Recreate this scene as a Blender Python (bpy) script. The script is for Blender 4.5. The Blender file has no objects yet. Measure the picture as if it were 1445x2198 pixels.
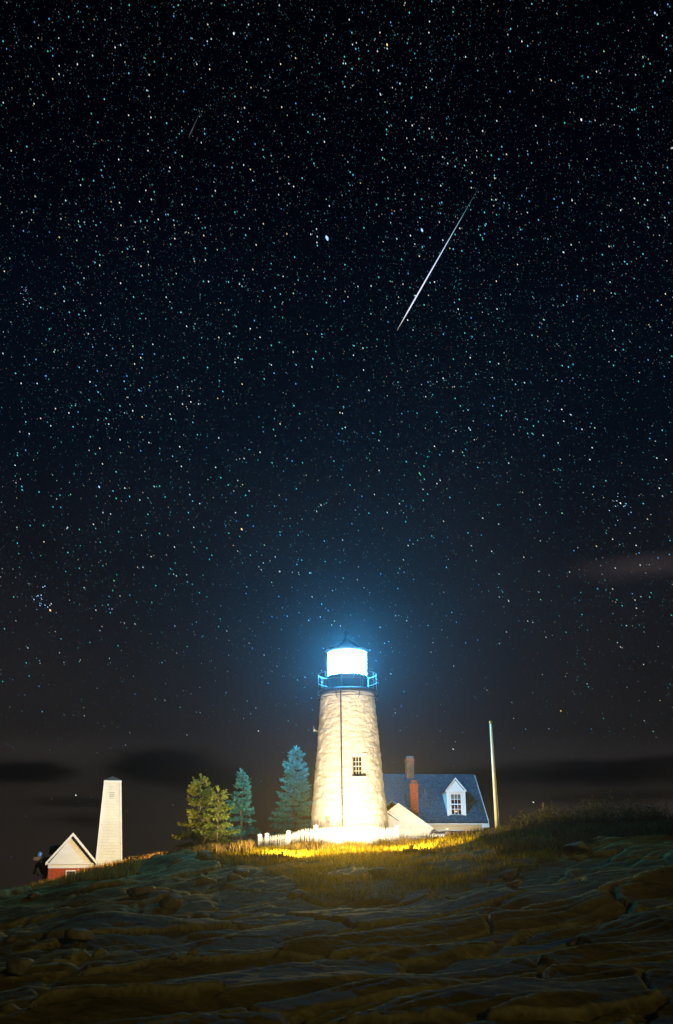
import bpy, math, random
import numpy as np
from math import sin, cos, pi, radians, sqrt, atan, atan2, asin
from mathutils import Vector, Matrix

SC = bpy.context.scene
COL = SC.collection
random.seed(7)
RNG = np.random.default_rng(11)

# ------------------------------------------------------------------ camera
FPX = 2500.0
PITCH = atan(2500.0 / 7400.0)
ROLL = 0.012
CX, CY = 722.5, 1099.0
EYE = np.array([0.0, 0.0, 1.6])
FW = np.array([0, cos(PITCH), sin(PITCH)])
UP0 = np.array([0, -sin(PITCH), cos(PITCH)])
RT0 = np.array([1.0, 0, 0])
UPV = UP0 * cos(ROLL) + RT0 * sin(ROLL)
RTV = RT0 * cos(ROLL) - UP0 * sin(ROLL)


def ray(px, py):
    return FW + RTV * (px - CX) / FPX - UPV * (py - CY) / FPX


def at(px, py, Y):
    """surveyed photo point at world depth Y -> world position"""
    d = ray(px, py)
    return EYE + d * (Y / d[1])


cam_data = bpy.data.cameras.new('camera')
cam = bpy.data.objects.new('camera', cam_data)
COL.objects.link(cam)
cam_data.sensor_fit = 'VERTICAL'
cam_data.sensor_height = 36.0
cam_data.sensor_width = 24.0
cam_data.lens = 36.0 * FPX / 2198.0
cam_data.clip_start = 0.1
cam_data.clip_end = 6000
m = Matrix.Identity(4)
for i in range(3):
    m[i][0], m[i][1], m[i][2], m[i][3] = RTV[i], UPV[i], -FW[i], EYE[i]
cam.matrix_world = m
SC.camera = cam

# ------------------------------------------------------------------ exposure
SC.view_settings.view_transform = 'Standard'
SC.view_settings.look = 'None'
SC.view_settings.exposure = 0.0
SC.view_settings.gamma = 1.0
SC.view_settings.use_curve_mapping = False
SC.render.engine = 'CYCLES'
SC.cycles.use_denoising = True
SC.cycles.denoiser = 'OPENIMAGEDENOISE'
SC.cycles.max_bounces = 6
SC.cycles.diffuse_bounces = 3
SC.cycles.glossy_bounces = 2
SC.cycles.transmission_bounces = 4
SC.cycles.transparent_max_bounces = 12
SC.cycles.volume_bounces = 0
SC.cycles.sample_clamp_indirect = 0.4
SC.cycles.caustics_reflective = False
SC.cycles.caustics_refractive = False

# ------------------------------------------------------------------ night sky (world)
W = bpy.data.worlds.new('World')
SC.world = W
W.use_nodes = True
NT = W.node_tree
for n in list(NT.nodes):
    NT.nodes.remove(n)


class NB:
    def __init__(self, nt):
        self.nt = nt

    def n(self, t, **kw):
        nd = self.nt.nodes.new(t)
        for k, v in kw.items():
            setattr(nd, k, v)
        return nd

    def put(self, sock, v):
        if v is None:
            return
        if isinstance(v, bpy.types.NodeSocket):
            self.nt.links.new(v, sock)
        else:
            if sock.type in ('RGBA',) and len(v) == 3:
                v = (*v, 1)
            sock.default_value = v

    def math(self, op, a, b=None, c=None, clamp=False):
        nd = self.n('ShaderNodeMath', operation=op, use_clamp=clamp)
        for i, v in enumerate((a, b, c)):
            self.put(nd.inputs[i], v)
        return nd.outputs[0]

    def mixc(self, f, a, b, mode='MIX'):
        nd = self.n('ShaderNodeMix', data_type='RGBA', blend_type=mode)
        self.put(nd.inputs[0], f)
        self.put(nd.inputs[6], a)
        self.put(nd.inputs[7], b)
        return nd.outputs[2]

    def ramp(self, fac, stops, interp='LINEAR'):
        nd = self.n('ShaderNodeValToRGB')
        cr = nd.color_ramp
        cr.interpolation = interp
        while len(cr.elements) < len(stops):
            cr.elements.new(0.5)
        for e, (p, c) in zip(cr.elements, stops):
            e.position = p
            e.color = (*c, 1) if len(c) == 3 else c
        self.put(nd.inputs[0], fac)
        return nd.outputs[0]

    def noise(self, vec, scale, detail=4, rough=0.55, dist=0.0):
        nd = self.n('ShaderNodeTexNoise')
        self.put(nd.inputs['Vector'], vec)
        nd.inputs['Scale'].default_value = scale
        nd.inputs['Detail'].default_value = detail
        nd.inputs['Roughness'].default_value = rough
        nd.inputs['Distortion'].default_value = dist
        return nd.outputs[0]

    def vmap(self, vec, scale=(1, 1, 1), rot=(0, 0, 0), loc=(0, 0, 0)):
        nd = self.n('ShaderNodeMapping')
        self.put(nd.inputs[0], vec)
        nd.inputs[1].default_value = loc
        nd.inputs[2].default_value = rot
        nd.inputs[3].default_value = scale
        return nd.outputs[0]


def azel(px, py):
    d = ray(px, py)
    d = d / np.linalg.norm(d)
    return math.atan2(d[0], d[1]), asin(d[2])


def sky_world():
    B = NB(NT)
    tc = B.n('ShaderNodeTexCoord')
    sep = B.n('ShaderNodeSeparateXYZ')
    NT.links.new(tc.outputs['Generated'], sep.inputs[0])
    x, y, z = sep.outputs
    el = B.math('ARCSINE', z)
    az = B.math('ARCTAN2', x, y)
    up = B.math('DIVIDE', el, 0.8, clamp=True)
    base = B.ramp(up, [(0.0, (0.0190, 0.0140, 0.0095)), (0.12, (0.0115, 0.0100, 0.0086)),
                       (0.28, (0.0075, 0.0078, 0.0105)), (0.48, (0.0016, 0.0034, 0.0080)),
                       (0.75, (0.0003, 0.0006, 0.0024)), (1.0, (0.0001, 0.0002, 0.0008))])
    # faint uneven milky glow
    nz = B.noise(tc.outputs['Generated'], 3.2, 4, 0.6)
    base = B.mixc(1.0, base, B.ramp(nz, [(0.3, (0.65, 0.68, 0.75)), (0.7, (1.45, 1.35, 1.3))]), 'MULTIPLY')
    wv = B.n('ShaderNodeCombineXYZ')
    NT.links.new(az, wv.inputs[0])
    NT.links.new(el, wv.inputs[1])
    warp = B.noise(B.vmap(wv.outputs[0], (6, 22, 1)), 1.0, 5, 0.55)
    warp2 = B.noise(B.vmap(wv.outputs[0], (16, 62, 1), loc=(3, 5, 0)), 1.0, 6, 0.62)

    def patch(px, py, wpx, hpx, soft, amt=0.60, amt2=0.75):
        a0, e0 = azel(px, py)
        sx, sy = wpx / FPX, hpx / FPX
        dx = B.math('DIVIDE', B.math('SUBTRACT', az, a0), sx)
        dy = B.math('DIVIDE', B.math('SUBTRACT', el, e0), sy)
        r = B.math('SQRT', B.math('ADD', B.math('MULTIPLY', dx, dx), B.math('MULTIPLY', dy, dy)))
        r = B.math('ADD', r, B.math('MULTIPLY', B.math('SUBTRACT', warp, 0.5), amt * 1.3))
        r = B.math('ADD', r, B.math('MULTIPLY', B.math('SUBTRACT', warp2, 0.5), amt2 * 2))
        nd = B.n('ShaderNodeMapRange', interpolation_type='SMOOTHSTEP')
        B.put(nd.inputs[0], r)
        nd.inputs[1].default_value = 1.0 + soft
        nd.inputs[2].default_value = 1.0 - soft
        nd.inputs[3].default_value = 0.0
        nd.inputs[4].default_value = 1.0
        return nd.outputs[0]
    # lit cloud wisps
    for (px, py, w, h, soft, c) in [(1400, 1215, 130, 20, 0.9, (0.020, 0.0140, 0.0130)),
                                    (1330, 1738, 280, 26, 0.9, (0.013, 0.0100, 0.0085)),
                                    (1180, 1625, 330, 30, 0.9, (0.006, 0.0055, 0.0060)),
                                    (120, 1610, 220, 30, 0.9, (0.006, 0.0052, 0.0048))]:
        base = B.mixc(patch(px, py, w, h, soft), base, c, 'ADD')
    # unlit cloud banks near the horizon
    for (px, py, w, h, soft, k) in [(345, 1643, 105, 36, 0.40, 0.97), (440, 1668, 80, 28, 0.45, 0.95), (50, 1655, 95, 22, 0.55, 0.8),
                                    (1270, 1655, 230, 24, 0.55, 0.85), (1120, 1668, 150, 14, 0.6, 0.7),
                                    (1330, 1712, 160, 12, 0.8, 0.6), (170, 1722, 80, 9, 0.8, 0.55),
                                    (180, 1760, 70, 10, 0.8, 0.5), (1010, 1690, 90, 22, 0.9, 0.6)]:
        f = B.math('MULTIPLY', patch(px, py, w, h, soft), k)
        base = B.mixc(f, base, (0.0001, 0.0001, 0.0002))
    bg = B.n('ShaderNodeBackground')
    NT.links.new(base, bg.inputs[0])
    bg.inputs[1].default_value = 1.0
    out = B.n('ShaderNodeOutputWorld')
    NT.links.new(bg.outputs[0], out.inputs[0])


sky_world()

# faint fill sun added to light the rock faces, the only sun
sd = bpy.data.lights.new('fill_sun', 'SUN')
sd.energy = 0.28
sd.angle = radians(3)
sd.color = (1.0, 0.84, 0.52)
sun = bpy.data.objects.new('fill_sun', sd)
COL.objects.link(sun)
sun.rotation_euler = Vector((-0.72, 0.60, -0.36)).to_track_quat('-Z', 'Y').to_euler()


# ------------------------------------------------------------------ helpers
class MB:
    def __init__(self):
        self.v, self.f, self.m, self.c = [], [], [], []

    def add(self, vs, fs):
        o = len(self.v)
        self.v += [tuple(p) for p in vs]
        self.f += [tuple(i + o for i in q) for q in fs]

    def box(self, x0, x1, y0, y1, z0, z1):
        self.add([(x0, y0, z0), (x1, y0, z0), (x1, y1, z0), (x0, y1, z0),
                  (x0, y0, z1), (x1, y0, z1), (x1, y1, z1), (x0, y1, z1)],
                 [(0, 3, 2, 1), (4, 5, 6, 7), (0, 1, 5, 4), (1, 2, 6, 5), (2, 3, 7, 6), (3, 0, 4, 7)])

    def hexa(self, p):
        """8 corner points, bottom ring then top ring"""
        self.add(p, [(0, 3, 2, 1), (4, 5, 6, 7), (0, 1, 5, 4), (1, 2, 6, 5), (2, 3, 7, 6), (3, 0, 4, 7)])

    def tube(self, pts, r, n=8, cap=True):
        pts = [Vector(p) for p in pts]
        rs = r if isinstance(r, (list, tuple)) else [r] * len(pts)
        o = len(self.v)
        prev = None
        for i, p in enumerate(pts):
            a = pts[max(0, i - 1)]
            b = pts[min(len(pts) - 1, i + 1)]
            t = (b - a).normalized()
            if prev is None:
                ref = Vector((0, 0, 1)) if abs(t.z) < 0.9 else Vector((1, 0, 0))
                u = t.cross(ref).normalized()
            else:
                u = (prev - t * prev.dot(t)).normalized()
            prev = u
            w = t.cross(u)
            for k in range(n):
                a_ = 2 * pi * k / n
                q = p + (u * cos(a_) + w * sin(a_)) * rs[i]
                self.v.append(tuple(q))
        for i in range(len(pts) - 1):
            for k in range(n):
                k2 = (k + 1) % n
                self.f.append((o + i * n + k, o + i * n + k2, o + (i + 1) * n + k2, o + (i + 1) * n + k))
        if cap:
            self.f.append(tuple(o + k for k in reversed(range(n))))
            self.f.append(tuple(o + (len(pts) - 1) * n + k for k in range(n)))

    def lathe(self, prof, n=48, cx=0, cy=0, closed=False, rot=0.0):
        """prof = [(r,z)...] bottom to top (outer)"""
        o = len(self.v)
        for (r, z) in prof:
            for k in range(n):
                a = 2 * pi * k / n + rot
                self.v.append((cx + r * cos(a), cy + r * sin(a), z))
        L = len(prof)
        for i in range(L if closed else L - 1):
            i2 = (i + 1) % L
            for k in range(n):
                k2 = (k + 1) % n
                self.f.append((o + i * n + k, o + i * n + k2, o + i2 * n + k2, o + i2 * n + k))
        if not closed:
            self.f.append(tuple(o + k for k in reversed(range(n))))
            self.f.append(tuple(o + (L - 1) * n + k for k in range(n)))

    def build(self, name, mat, parent=None, smooth=False, bevel=0.0):
        me = bpy.data.meshes.new(name)
        me.from_pydata(self.v, [], self.f)
        me.materials.append(mat)
        if smooth:
            me.polygons.foreach_set('use_smooth', [True] * len(me.polygons))
        me.update()
        return link(name, me, parent, bevel)


def link(name, me, parent=None, bevel=0.0):
    o = bpy.data.objects.new(name, me)
    COL.objects.link(o)
    if parent is not None:
        o.parent = parent
    if bevel:
        md = o.modifiers.new('bevel', 'BEVEL')
        md.width = bevel
        md.segments = 2
        md.limit_method = 'ANGLE'
    return o


def np_mesh(name, V, Fq, mat, parent=None, smooth=True, attr=None):
    me = bpy.data.meshes.new(name)
    V = np.asarray(V, np.float32)
    Fq = np.asarray(Fq, np.int32)
    k = Fq.shape[1]
    me.vertices.add(len(V))
    me.vertices.foreach_set('co', V.ravel())
    me.loops.add(Fq.size)
    me.loops.foreach_set('vertex_index', Fq.ravel())
    me.polygons.add(len(Fq))
    me.polygons.foreach_set('loop_start', np.arange(0, Fq.size, k, dtype=np.int32))
    me.polygons.foreach_set('loop_total', np.full(len(Fq), k, np.int32))
    if smooth:
        me.polygons.foreach_set('use_smooth', np.ones(len(Fq), bool))
    me.materials.append(mat)
    me.update(calc_edges=True)
    me.validate()
    if attr:
        for an, (typ, data) in attr.items():
            a = me.attributes.new(an, typ, 'POINT')
            if typ == 'FLOAT':
                a.data.foreach_set('value', np.asarray(data, np.float32).ravel())
            else:
                a.data.foreach_set('color', np.asarray(data, np.float32).ravel())
    return link(name, me, parent)


def empty(name, loc, rz=0.0):
    o = bpy.data.objects.new(name, None)
    COL.objects.link(o)
    o.location = Vector(loc)
    o.rotation_euler = (0, 0, rz)
    o.empty_display_size = 0.2
    return o


def tag(o, label=None, cat=None, group=None, kind=None):
    if label:
        o['label'] = label
    if cat:
        o['category'] = cat
    if group:
        o['group'] = group
    if kind:
        o['kind'] = kind
    return o


def share(name, me, parent, loc, rot=(0, 0, 0), scale=(1, 1, 1)):
    o = bpy.data.objects.new(name, me)
    COL.objects.link(o)
    o.parent = parent
    o.location = loc
    o.rotation_euler = rot
    o.scale = scale
    return o


# ---- numpy noise
_P = np.random.default_rng(3).permutation(512)
_P = np.concatenate([_P, _P, _P])
_G = np.stack([np.cos(np.linspace(0, 2 * pi, 512, endpoint=False)), np.sin(np.linspace(0, 2 * pi, 512, endpoint=False))], 1)


def perlin(x, y):
    x = np.asarray(x, float)
    y = np.asarray(y, float)
    xi = np.floor(x).astype(int)
    yi = np.floor(y).astype(int)
    xf, yf = x - xi, y - yi
    u = xf * xf * xf * (xf * (xf * 6 - 15) + 10)
    v = yf * yf * yf * (yf * (yf * 6 - 15) + 10)

    def g(ix, iy, dx, dy):
        h = _P[(_P[ix & 511] + iy) & 511]
        gg = _G[h]
        return gg[..., 0] * dx + gg[..., 1] * dy
    a = g(xi, yi, xf, yf)
    b = g(xi + 1, yi, xf - 1, yf)
    c = g(xi, yi + 1, xf, yf - 1)
    d = g(xi + 1, yi + 1, xf - 1, yf - 1)
    return (a * (1 - u) + b * u) * (1 - v) + (c * (1 - u) + d * u) * v


def fbm(x, y, o=4, g=0.5):
    s, a, t = 0, 1.0, 0
    for i in range(o):
        s = s + a * perlin(x * 2 ** i + 17.3 * i, y * 2 ** i - 9.1 * i)
        a *= g
    return s


_VT = np.random.default_rng(8).random((256, 256, 4))


def cells(x, y):
    """jittered cells: F2-F1 edge distance and per-cell randoms"""
    ix, iy = np.floor(x).astype(int), np.floor(y).astype(int)
    f1 = np.full(x.shape, 9.)
    f2 = np.full(x.shape, 9.)
    r0 = np.zeros(x.shape)
    r1 = np.zeros(x.shape)
    cx_ = np.zeros(x.shape)
    cy_ = np.zeros(x.shape)
    for dy in (-1, 0, 1):
        for dx in (-1, 0, 1):
            q = _VT[(iy + dy) & 255, (ix + dx) & 255]
            px = ix + dx + .5 + (q[..., 0] - .5) * .9 - x
            py = iy + dy + .5 + (q[..., 1] - .5) * .9 - y
            d = np.hypot(px, py)
            c = d < f1
            f2 = np.where(c, f1, np.minimum(f2, d))
            r0 = np.where(c, q[..., 2], r0)
            r1 = np.where(c, q[..., 3], r1)
            cx_ = np.where(c, px, cx_)
            cy_ = np.where(c, py, cy_)
            f1 = np.where(c, d, f1)
    return f2 - f1, r0, r1, cx_, cy_


def sst(a, b, x):
    t = np.clip((x - a) / (b - a), 0, 1)
    return t * t * (3 - 2 * t)


# ------------------------------------------------------------------ materials
def mat_new(name):
    mt = bpy.data.materials.new(name)
    mt.use_nodes = True
    nt = mt.node_tree
    B = NB(nt)
    bs = nt.nodes['Principled BSDF']
    return mt, B, bs


def plain(name, col, rough=0.7, var=0.25, scale=6.0, bump=0.0, bscale=40.0, spec=0.3, metal=0.0, stretch=(1, 1, 1), col2=None):
    mt, B, bs = mat_new(name)
    tc = B.n('ShaderNodeTexCoord')
    v = B.vmap(tc.outputs['Object'], stretch)
    nz = B.noise(v, scale, 5, 0.6)
    lo = tuple(c * (1 - var) for c in col)
    hi = tuple(min(1, c * (1 + var)) for c in (col2 or col))
    B.put(bs.inputs['Base Color'], B.ramp(nz, [(0.3, lo), (0.7, hi)]))
    bs.inputs['Roughness'].default_value = rough
    bs.inputs['Specular IOR Level'].default_value = spec
    bs.inputs['Metallic'].default_value = metal
    if bump:
        bn = B.n('ShaderNodeBump')
        bn.inputs['Strength'].default_value = 1.0
        bn.inputs['Distance'].default_value = bump
        B.put(bn.inputs['Height'], B.noise(v, bscale, 5, 0.6))
        B.put(bs.inputs['Normal'], bn.outputs[0])
    return mt


def emit(name, col, strength, sample=False):
    mt = bpy.data.materials.new(name)
    mt.use_nodes = True
    nt = mt.node_tree
    for n in list(nt.nodes):
        nt.nodes.remove(n)
    B = NB(nt)
    e = B.n('ShaderNodeEmission')
    e.inputs[0].default_value = (*col, 1)
    e.inputs[1].default_value = strength
    o = B.n('ShaderNodeOutputMaterial')
    nt.links.new(e.outputs[0], o.inputs[0])
    if not sample:
        mt.cycles.emission_sampling = 'NONE'
    return mt


M = {}
M['whitewash'] = plain('whitewash_stone', (0.80, 0.76, 0.70), 0.85, 0.14, 2.2, 0.012, 14.0, 0.15)
M['white'] = plain('white_paint', (0.78, 0.77, 0.74), 0.6, 0.06, 5.0, 0.002, 30, 0.3)
M['clap'] = plain('white_clapboard', (0.74, 0.72, 0.66), 0.65, 0.08, 3.0, 0.003, 20, 0.3, stretch=(0.3, 1, 3))
M['picket'] = plain('picket_paint', (0.80, 0.80, 0.78), 0.6, 0.05, 6.0)
M['iron'] = plain('black_iron', (0.022, 0.025, 0.030), 0.45, 0.3, 6.0, 0.002, 30, 0.5)
M['rail'] = plain('rail_iron', (0.06, 0.065, 0.065), 0.5, 0.2, 6.0, spec=0.5)
M['shingle'] = plain('grey_roof_shingle', (0.044, 0.074, 0.096), 0.85, 0.6, 7.0, 0.006, 45, 0.2)
M['dark_roof'] = plain('dark_roof', (0.035, 0.038, 0.042), 0.8, 0.3, 5.0, 0.004, 30)
M['cap_roof'] = plain('green_grey_cap', (0.10, 0.13, 0.11), 0.7, 0.3, 8.0)
M['wshingle'] = plain('white_wall_shingle', (0.70, 0.66, 0.52), 0.8, 0.08, 1.2, 0.004, 40, 0.2)
M['brick'] = plain('red_chimney_brick', (0.52, 0.13, 0.05), 0.85, 0.4, 9.0, 0.006, 50, 0.2)
M['mortar'] = plain('grey_mortar', (0.20, 0.13, 0.10), 0.9, 0.2, 12.0, 0.004, 60, 0.1)
M['redwall'] = plain('red_brick_wall', (0.36, 0.065, 0.022), 0.85, 0.3, 8.0, 0.004, 50, 0.2)
M['cable'] = plain('dark_cable', (0.025, 0.020, 0.014), 0.7, 0.2)
M['pole'] = plain('white_flagpole', (0.82, 0.74, 0.42), 0.5, 0.1, 4.0, spec=0.4)
M['gold'] = plain('gilded_finial', (0.75, 0.46, 0.08), 0.3, 0.1, 4.0, metal=1.0)
M['oldwood'] = plain('weathered_wood', (0.13, 0.085, 0.05), 0.85, 0.4, 8.0, 0.006, 30, stretch=(4, 4, 0.6))
M['bronze'] = plain('dark_bronze', (0.045, 0.047, 0.055), 0.45, 0.3, 8.0, metal=0.6)
M['fixture'] = plain('black_fixture', (0.02, 0.02, 0.02), 0.5, 0.2)
M['curtain'] = plain('red_curtain', (0.32, 0.045, 0.02), 0.9, 0.4, 9.0, stretch=(6, 1, 0.5))
M['bark'] = plain('conifer_bark', (0.20, 0.15, 0.10), 0.9, 0.4, 14.0, 0.01, 30, stretch=(1, 1, 0.3))
M['greybox'] = plain('grey_slate', (0.16, 0.17, 0.18), 0.8, 0.4, 10.0, 0.008, 40)
M['lamp'] = emit('warm_lamp', (1.0, 0.42, 0.08), 14.0)
M['meteor'] = emit('meteor_glow', (0.80, 0.86, 1.0), 1.2)


def mat_glass(name, tint=(0.9, 0.95, 1.0), gloss=0.06, translucent=0.0):
    mt = bpy.data.materials.new(name)
    mt.use_nodes = True
    nt = mt.node_tree
    for n in list(nt.nodes):
        nt.nodes.remove(n)
    B = NB(nt)
    tr = B.n('ShaderNodeBsdfTransparent')
    tr.inputs[0].default_value = (*tint, 1)
    gl = B.n('ShaderNodeBsdfGlossy')
    gl.inputs['Roughness'].default_value = 0.05
    mx = B.n('ShaderNodeMixShader')
    mx.inputs[0].default_value = gloss
    nt.links.new(tr.outputs[0], mx.inputs[1])
    nt.links.new(gl.outputs[0], mx.inputs[2])
    last = mx.outputs[0]
    if translucent:
        tl = B.n('ShaderNodeBsdfTranslucent')
        tl.inputs[0].default_value = (0.9, 0.95, 1, 1)
        m2 = B.n('ShaderNodeMixShader')
        m2.inputs[0].default_value = translucent
        nt.links.new(last, m2.inputs[1])
        nt.links.new(tl.outputs[0], m2.inputs[2])
        last = m2.outputs[0]
    o = B.n('ShaderNodeOutputMaterial')
    nt.links.new(last, o.inputs[0])
    return mt


M['pane'] = mat_glass('window_glass', (0.75, 0.78, 0.8), 0.05)
M['lantern_glass'] = mat_glass('glowing_glass', (0.93, 0.97, 1.0), 0.03, 0.0)


def glow_glass():
    mt = M['lantern_glass']
    nt = mt.node_tree
    B = NB(nt)
    out = [n for n in nt.nodes if n.type == 'OUTPUT_MATERIAL'][0]
    src = out.inputs[0].links[0].from_socket
    e = B.n('ShaderNodeEmission')
    e.inputs[0].default_value = (0.07, 0.52, 1.0, 1)
    e.inputs[1].default_value = 125.0  # panes given their own light to spread the lantern's halo
    ad = B.n('ShaderNodeAddShader')
    nt.links.new(src, ad.inputs[0])
    nt.links.new(e.outputs[0], ad.inputs[1])
    nt.links.new(ad.outputs[0], out.inputs[0])
    mt.cycles.emission_sampling = 'FRONT_BACK'


glow_glass()
M['lens'] = mat_glass('lens_glass', (0.85, 0.95, 1.0), 0.05, 0.10)


def mat_leaf(name, c1, c2, scale=3.0, trans=0.35):
    mt = bpy.data.materials.new(name)
    mt.use_nodes = True
    nt = mt.node_tree
    for n in list(nt.nodes):
        nt.nodes.remove(n)
    B = NB(nt)
    geo = B.n('ShaderNodeNewGeometry')
    tc = B.n('ShaderNodeTexCoord')
    nz = B.noise(tc.outputs['Object'], scale, 3, 0.6)
    f = B.math('ADD', B.math('MULTIPLY', nz, 0.7), B.math('MULTIPLY', geo.outputs['Random Per Island'], 0.35))
    c = B.ramp(f, [(0.3, c1), (0.75, c2)])
    d = B.n('ShaderNodeBsdfDiffuse')
    t = B.n('ShaderNodeBsdfTranslucent')
    nt.links.new(c, d.inputs[0])
    nt.links.new(c, t.inputs[0])
    mx = B.n('ShaderNodeMixShader')
    mx.inputs[0].default_value = trans
    nt.links.new(d.outputs[0], mx.inputs[1])
    nt.links.new(t.outputs[0], mx.inputs[2])
    o = B.n('ShaderNodeOutputMaterial')
    nt.links.new(mx.outputs[0], o.inputs[0])
    return mt


M['needle'] = mat_leaf('dark_green_needles', (0.13, 0.18, 0.030), (0.32, 0.38, 0.07))
M['needle2'] = mat_leaf('blue_green_needles', (0.06, 0.27, 0.23), (0.15, 0.52, 0.47))
M['needle3'] = mat_leaf('olive_needles', (0.17, 0.19, 0.025), (0.42, 0.40, 0.06))
M['straw'] = mat_leaf('dry_straw_grass', (0.10, 0.065, 0.014), (0.34, 0.22, 0.055), 1.2)
M['orangegrass'] = mat_leaf('rust_autumn_grass', (0.22, 0.10, 0.014), (0.62, 0.32, 0.06), 1.0)
M['olivegrass'] = mat_leaf('olive_short_grass', (0.10, 0.07, 0.003), (0.29, 0.205, 0.008), 1.0)
M['brush'] = mat_leaf('dull_green_brush', (0.020, 0.022, 0.008), (0.085, 0.070, 0.026), 1.5)


def mat_ground():
    mt, B, bs = mat_new('coastal_bedrock')
    tc = B.n('ShaderNodeTexCoord')
    P = tc.outputs['Object']
    v = B.vmap(P, (0.35, 1.3, 1.6), rot=(0, 0, radians(-44)))
    n1 = B.noise(v, 0.9, 6, 0.62, 0.6)
    n2 = B.noise(P, 5.5, 6, 0.65)
    n3 = B.noise(P, 0.35, 3, 0.5)
    c = B.ramp(n1, [(0.28, (0.020, 0.016, 0.002)), (0.45, (0.080, 0.066, 0.008)), (0.60, (0.19, 0.155, 0.022)), (0.80, (0.44, 0.37, 0.09))])
    c = B.mixc(0.75, c, B.ramp(n2, [(0.3, (0.45, 0.44, 0.40)), (0.7, (1.35, 1.3, 1.2))]), 'MULTIPLY')
    lich = B.ramp(B.noise(P, 2.3, 6, 0.7), [(0.60, (0, 0, 0)), (0.70, (1, 1, 1))])
    vo = B.n('ShaderNodeTexVoronoi', feature='DISTANCE_TO_EDGE')
    B.put(vo.inputs['Vector'], B.vmap(B.mixc(0.25, P, B.noise(P, 1.5, 3)), (0.28, 1.1, 1.0), rot=(0, 0, radians(-52))))
    vo.inputs['Scale'].default_value = 0.7
    vein = B.ramp(vo.outputs['Distance'], [(0.0, (1, 1, 1)), (0.018, (0, 0, 0))])
    c = B.mixc(B.math('MULTIPLY', vein, B.math('MULTIPLY', n3, 0.5)), c, (0.36, 0.32, 0.18))
    c = B.mixc(B.math('MULTIPLY', lich, 0.45), c, (0.22, 0.22, 0.05))
    c = B.mixc(B.ramp(n3, [(0.35, (0, 0, 0)), (0.65, (0.6, 0.6, 0.6))]), c, (0.14, 0.10, 0.008))
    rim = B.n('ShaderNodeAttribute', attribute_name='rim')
    c = B.mixc(B.math('MULTIPLY', rim.outputs['Fac'], B.math('MULTIPLY', n2, 1.0)), c, (0.42, 0.39, 0.14))  # pale edge highlights mixed into the rock colour
    at_ = B.n('ShaderNodeAttribute', attribute_name='veg')
    soil = B.ramp(B.noise(P, 3.0, 6, 0.7), [(0.3, (0.060, 0.038, 0.001)), (0.7, (0.20, 0.13, 0.003))])
    vn = B.math('ADD', at_.outputs['Fac'], B.math('MULTIPLY', B.math('SUBTRACT', n2, 0.5), 0.5))
    f = B.ramp(vn, [(0.40, (0, 0, 0)), (0.60, (1, 1, 1))])
    c = B.mixc(f, c, soil)
    B.put(bs.inputs['Base Color'], c)
    bs.inputs['Roughness'].default_value = 0.9
    bs.inputs['Specular IOR Level'].default_value = 0.06
    bn = B.n('ShaderNodeBump')
    bn.inputs['Strength'].default_value = 0.9
    bn.inputs['Distance'].default_value = 0.085
    h = B.math('ADD', B.math('MULTIPLY', B.noise(B.vmap(P, (0.5, 2.6, 2.0), rot=(0, 0, radians(-44))), 2.2, 9, 0.72, 0.5), 1.0), B.math('MULTIPLY', n2, 0.5))
    B.put(bn.inputs['Height'], h)
    B.put(bs.inputs['Normal'], bn.outputs[0])
    return mt


M['ground'] = mat_ground()
M['boulder'] = plain('pale_boulder_rock', (0.20, 0.17, 0.07), 0.85, 0.5, 3.5, 0.03, 9.0, 0.2)

# ------------------------------------------------------------------ terrain
TW = np.array([0.52, 68.0])       # tower axis
_ctl = []
for q in [(722, 2180, 18), (20, 2195, 19), (1420, 2150, 18), (20, 2065, 30), (400, 2055, 28), (722, 2055, 27), (1100, 2040, 27),
          (1420, 2025, 27), (20, 1985, 42), (300, 1962, 40), (722, 1945, 40), (1100, 1915, 40), (1420, 1885, 40),
          (20, 1940, 50), (150, 1908, 54), (290, 1868, 56), (400, 1846, 57), (500, 1842, 58), (580, 1826, 60), (700, 1826, 60),
          (820, 1824, 60), (940, 1802, 62), (1060, 1792, 63), (1200, 1788, 63), (1330, 1785, 63), (1440, 1778, 63), (1600, 1772, 63),
          (440, 1842, 66), (110, 1902, 76), (520, 1836, 72), (50, 1926, 66), (190, 1890, 66), (300, 1868, 67), (170, 1894, 78), (240, 1884, 80), (20, 1930, 78)]:
    _ctl.append(at(*q))
for q in [(0, 0, -.15), (-8, 3, -.6), (8, 3, .2), (-16, 0, -1.6), (16, 0, .6), (-4.3, 65.2, 4.25), (.4, 62.6, 4.5), (5.6, 66, 4.45), (.5, 68, 4.9),
          (.5, 75, 5.0), (8, 78, 5.05), (9, 70, 5.05), (17, 72, 4.9), (30, 70, 5.0), (-3, 76, 4.6), (-28, 80, 1.6), (-30, 70, .6),
          (-30, 40, -.8), (30, 40, 4), (0, 100, 3.6), (-30, 110, 0), (30, 110, 3.5), (0, -20, -1.4), (-7, 84, 4.0)]:
    _ctl.append(np.array(q, float))
_ctl = np.array(_ctl)


def _tps_fit(pts):
    n = len(pts)
    d = np.linalg.norm(pts[:, None, :2] - pts[None, :, :2], axis=2)
    K = np.where(d > 0, d * d * np.log(d + 1e-9), 0)
    K += np.eye(n) * 0.6
    Pm = np.c_[np.ones(n), pts[:, :2]]
    A = np.zeros((n + 3, n + 3))
    A[:n, :n] = K
    A[:n, n:] = Pm
    A[n:, :n] = Pm.T
    return np.linalg.solve(A, np.r_[pts[:, 2], 0, 0, 0])


_TW = _tps_fit(_ctl)


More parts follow.
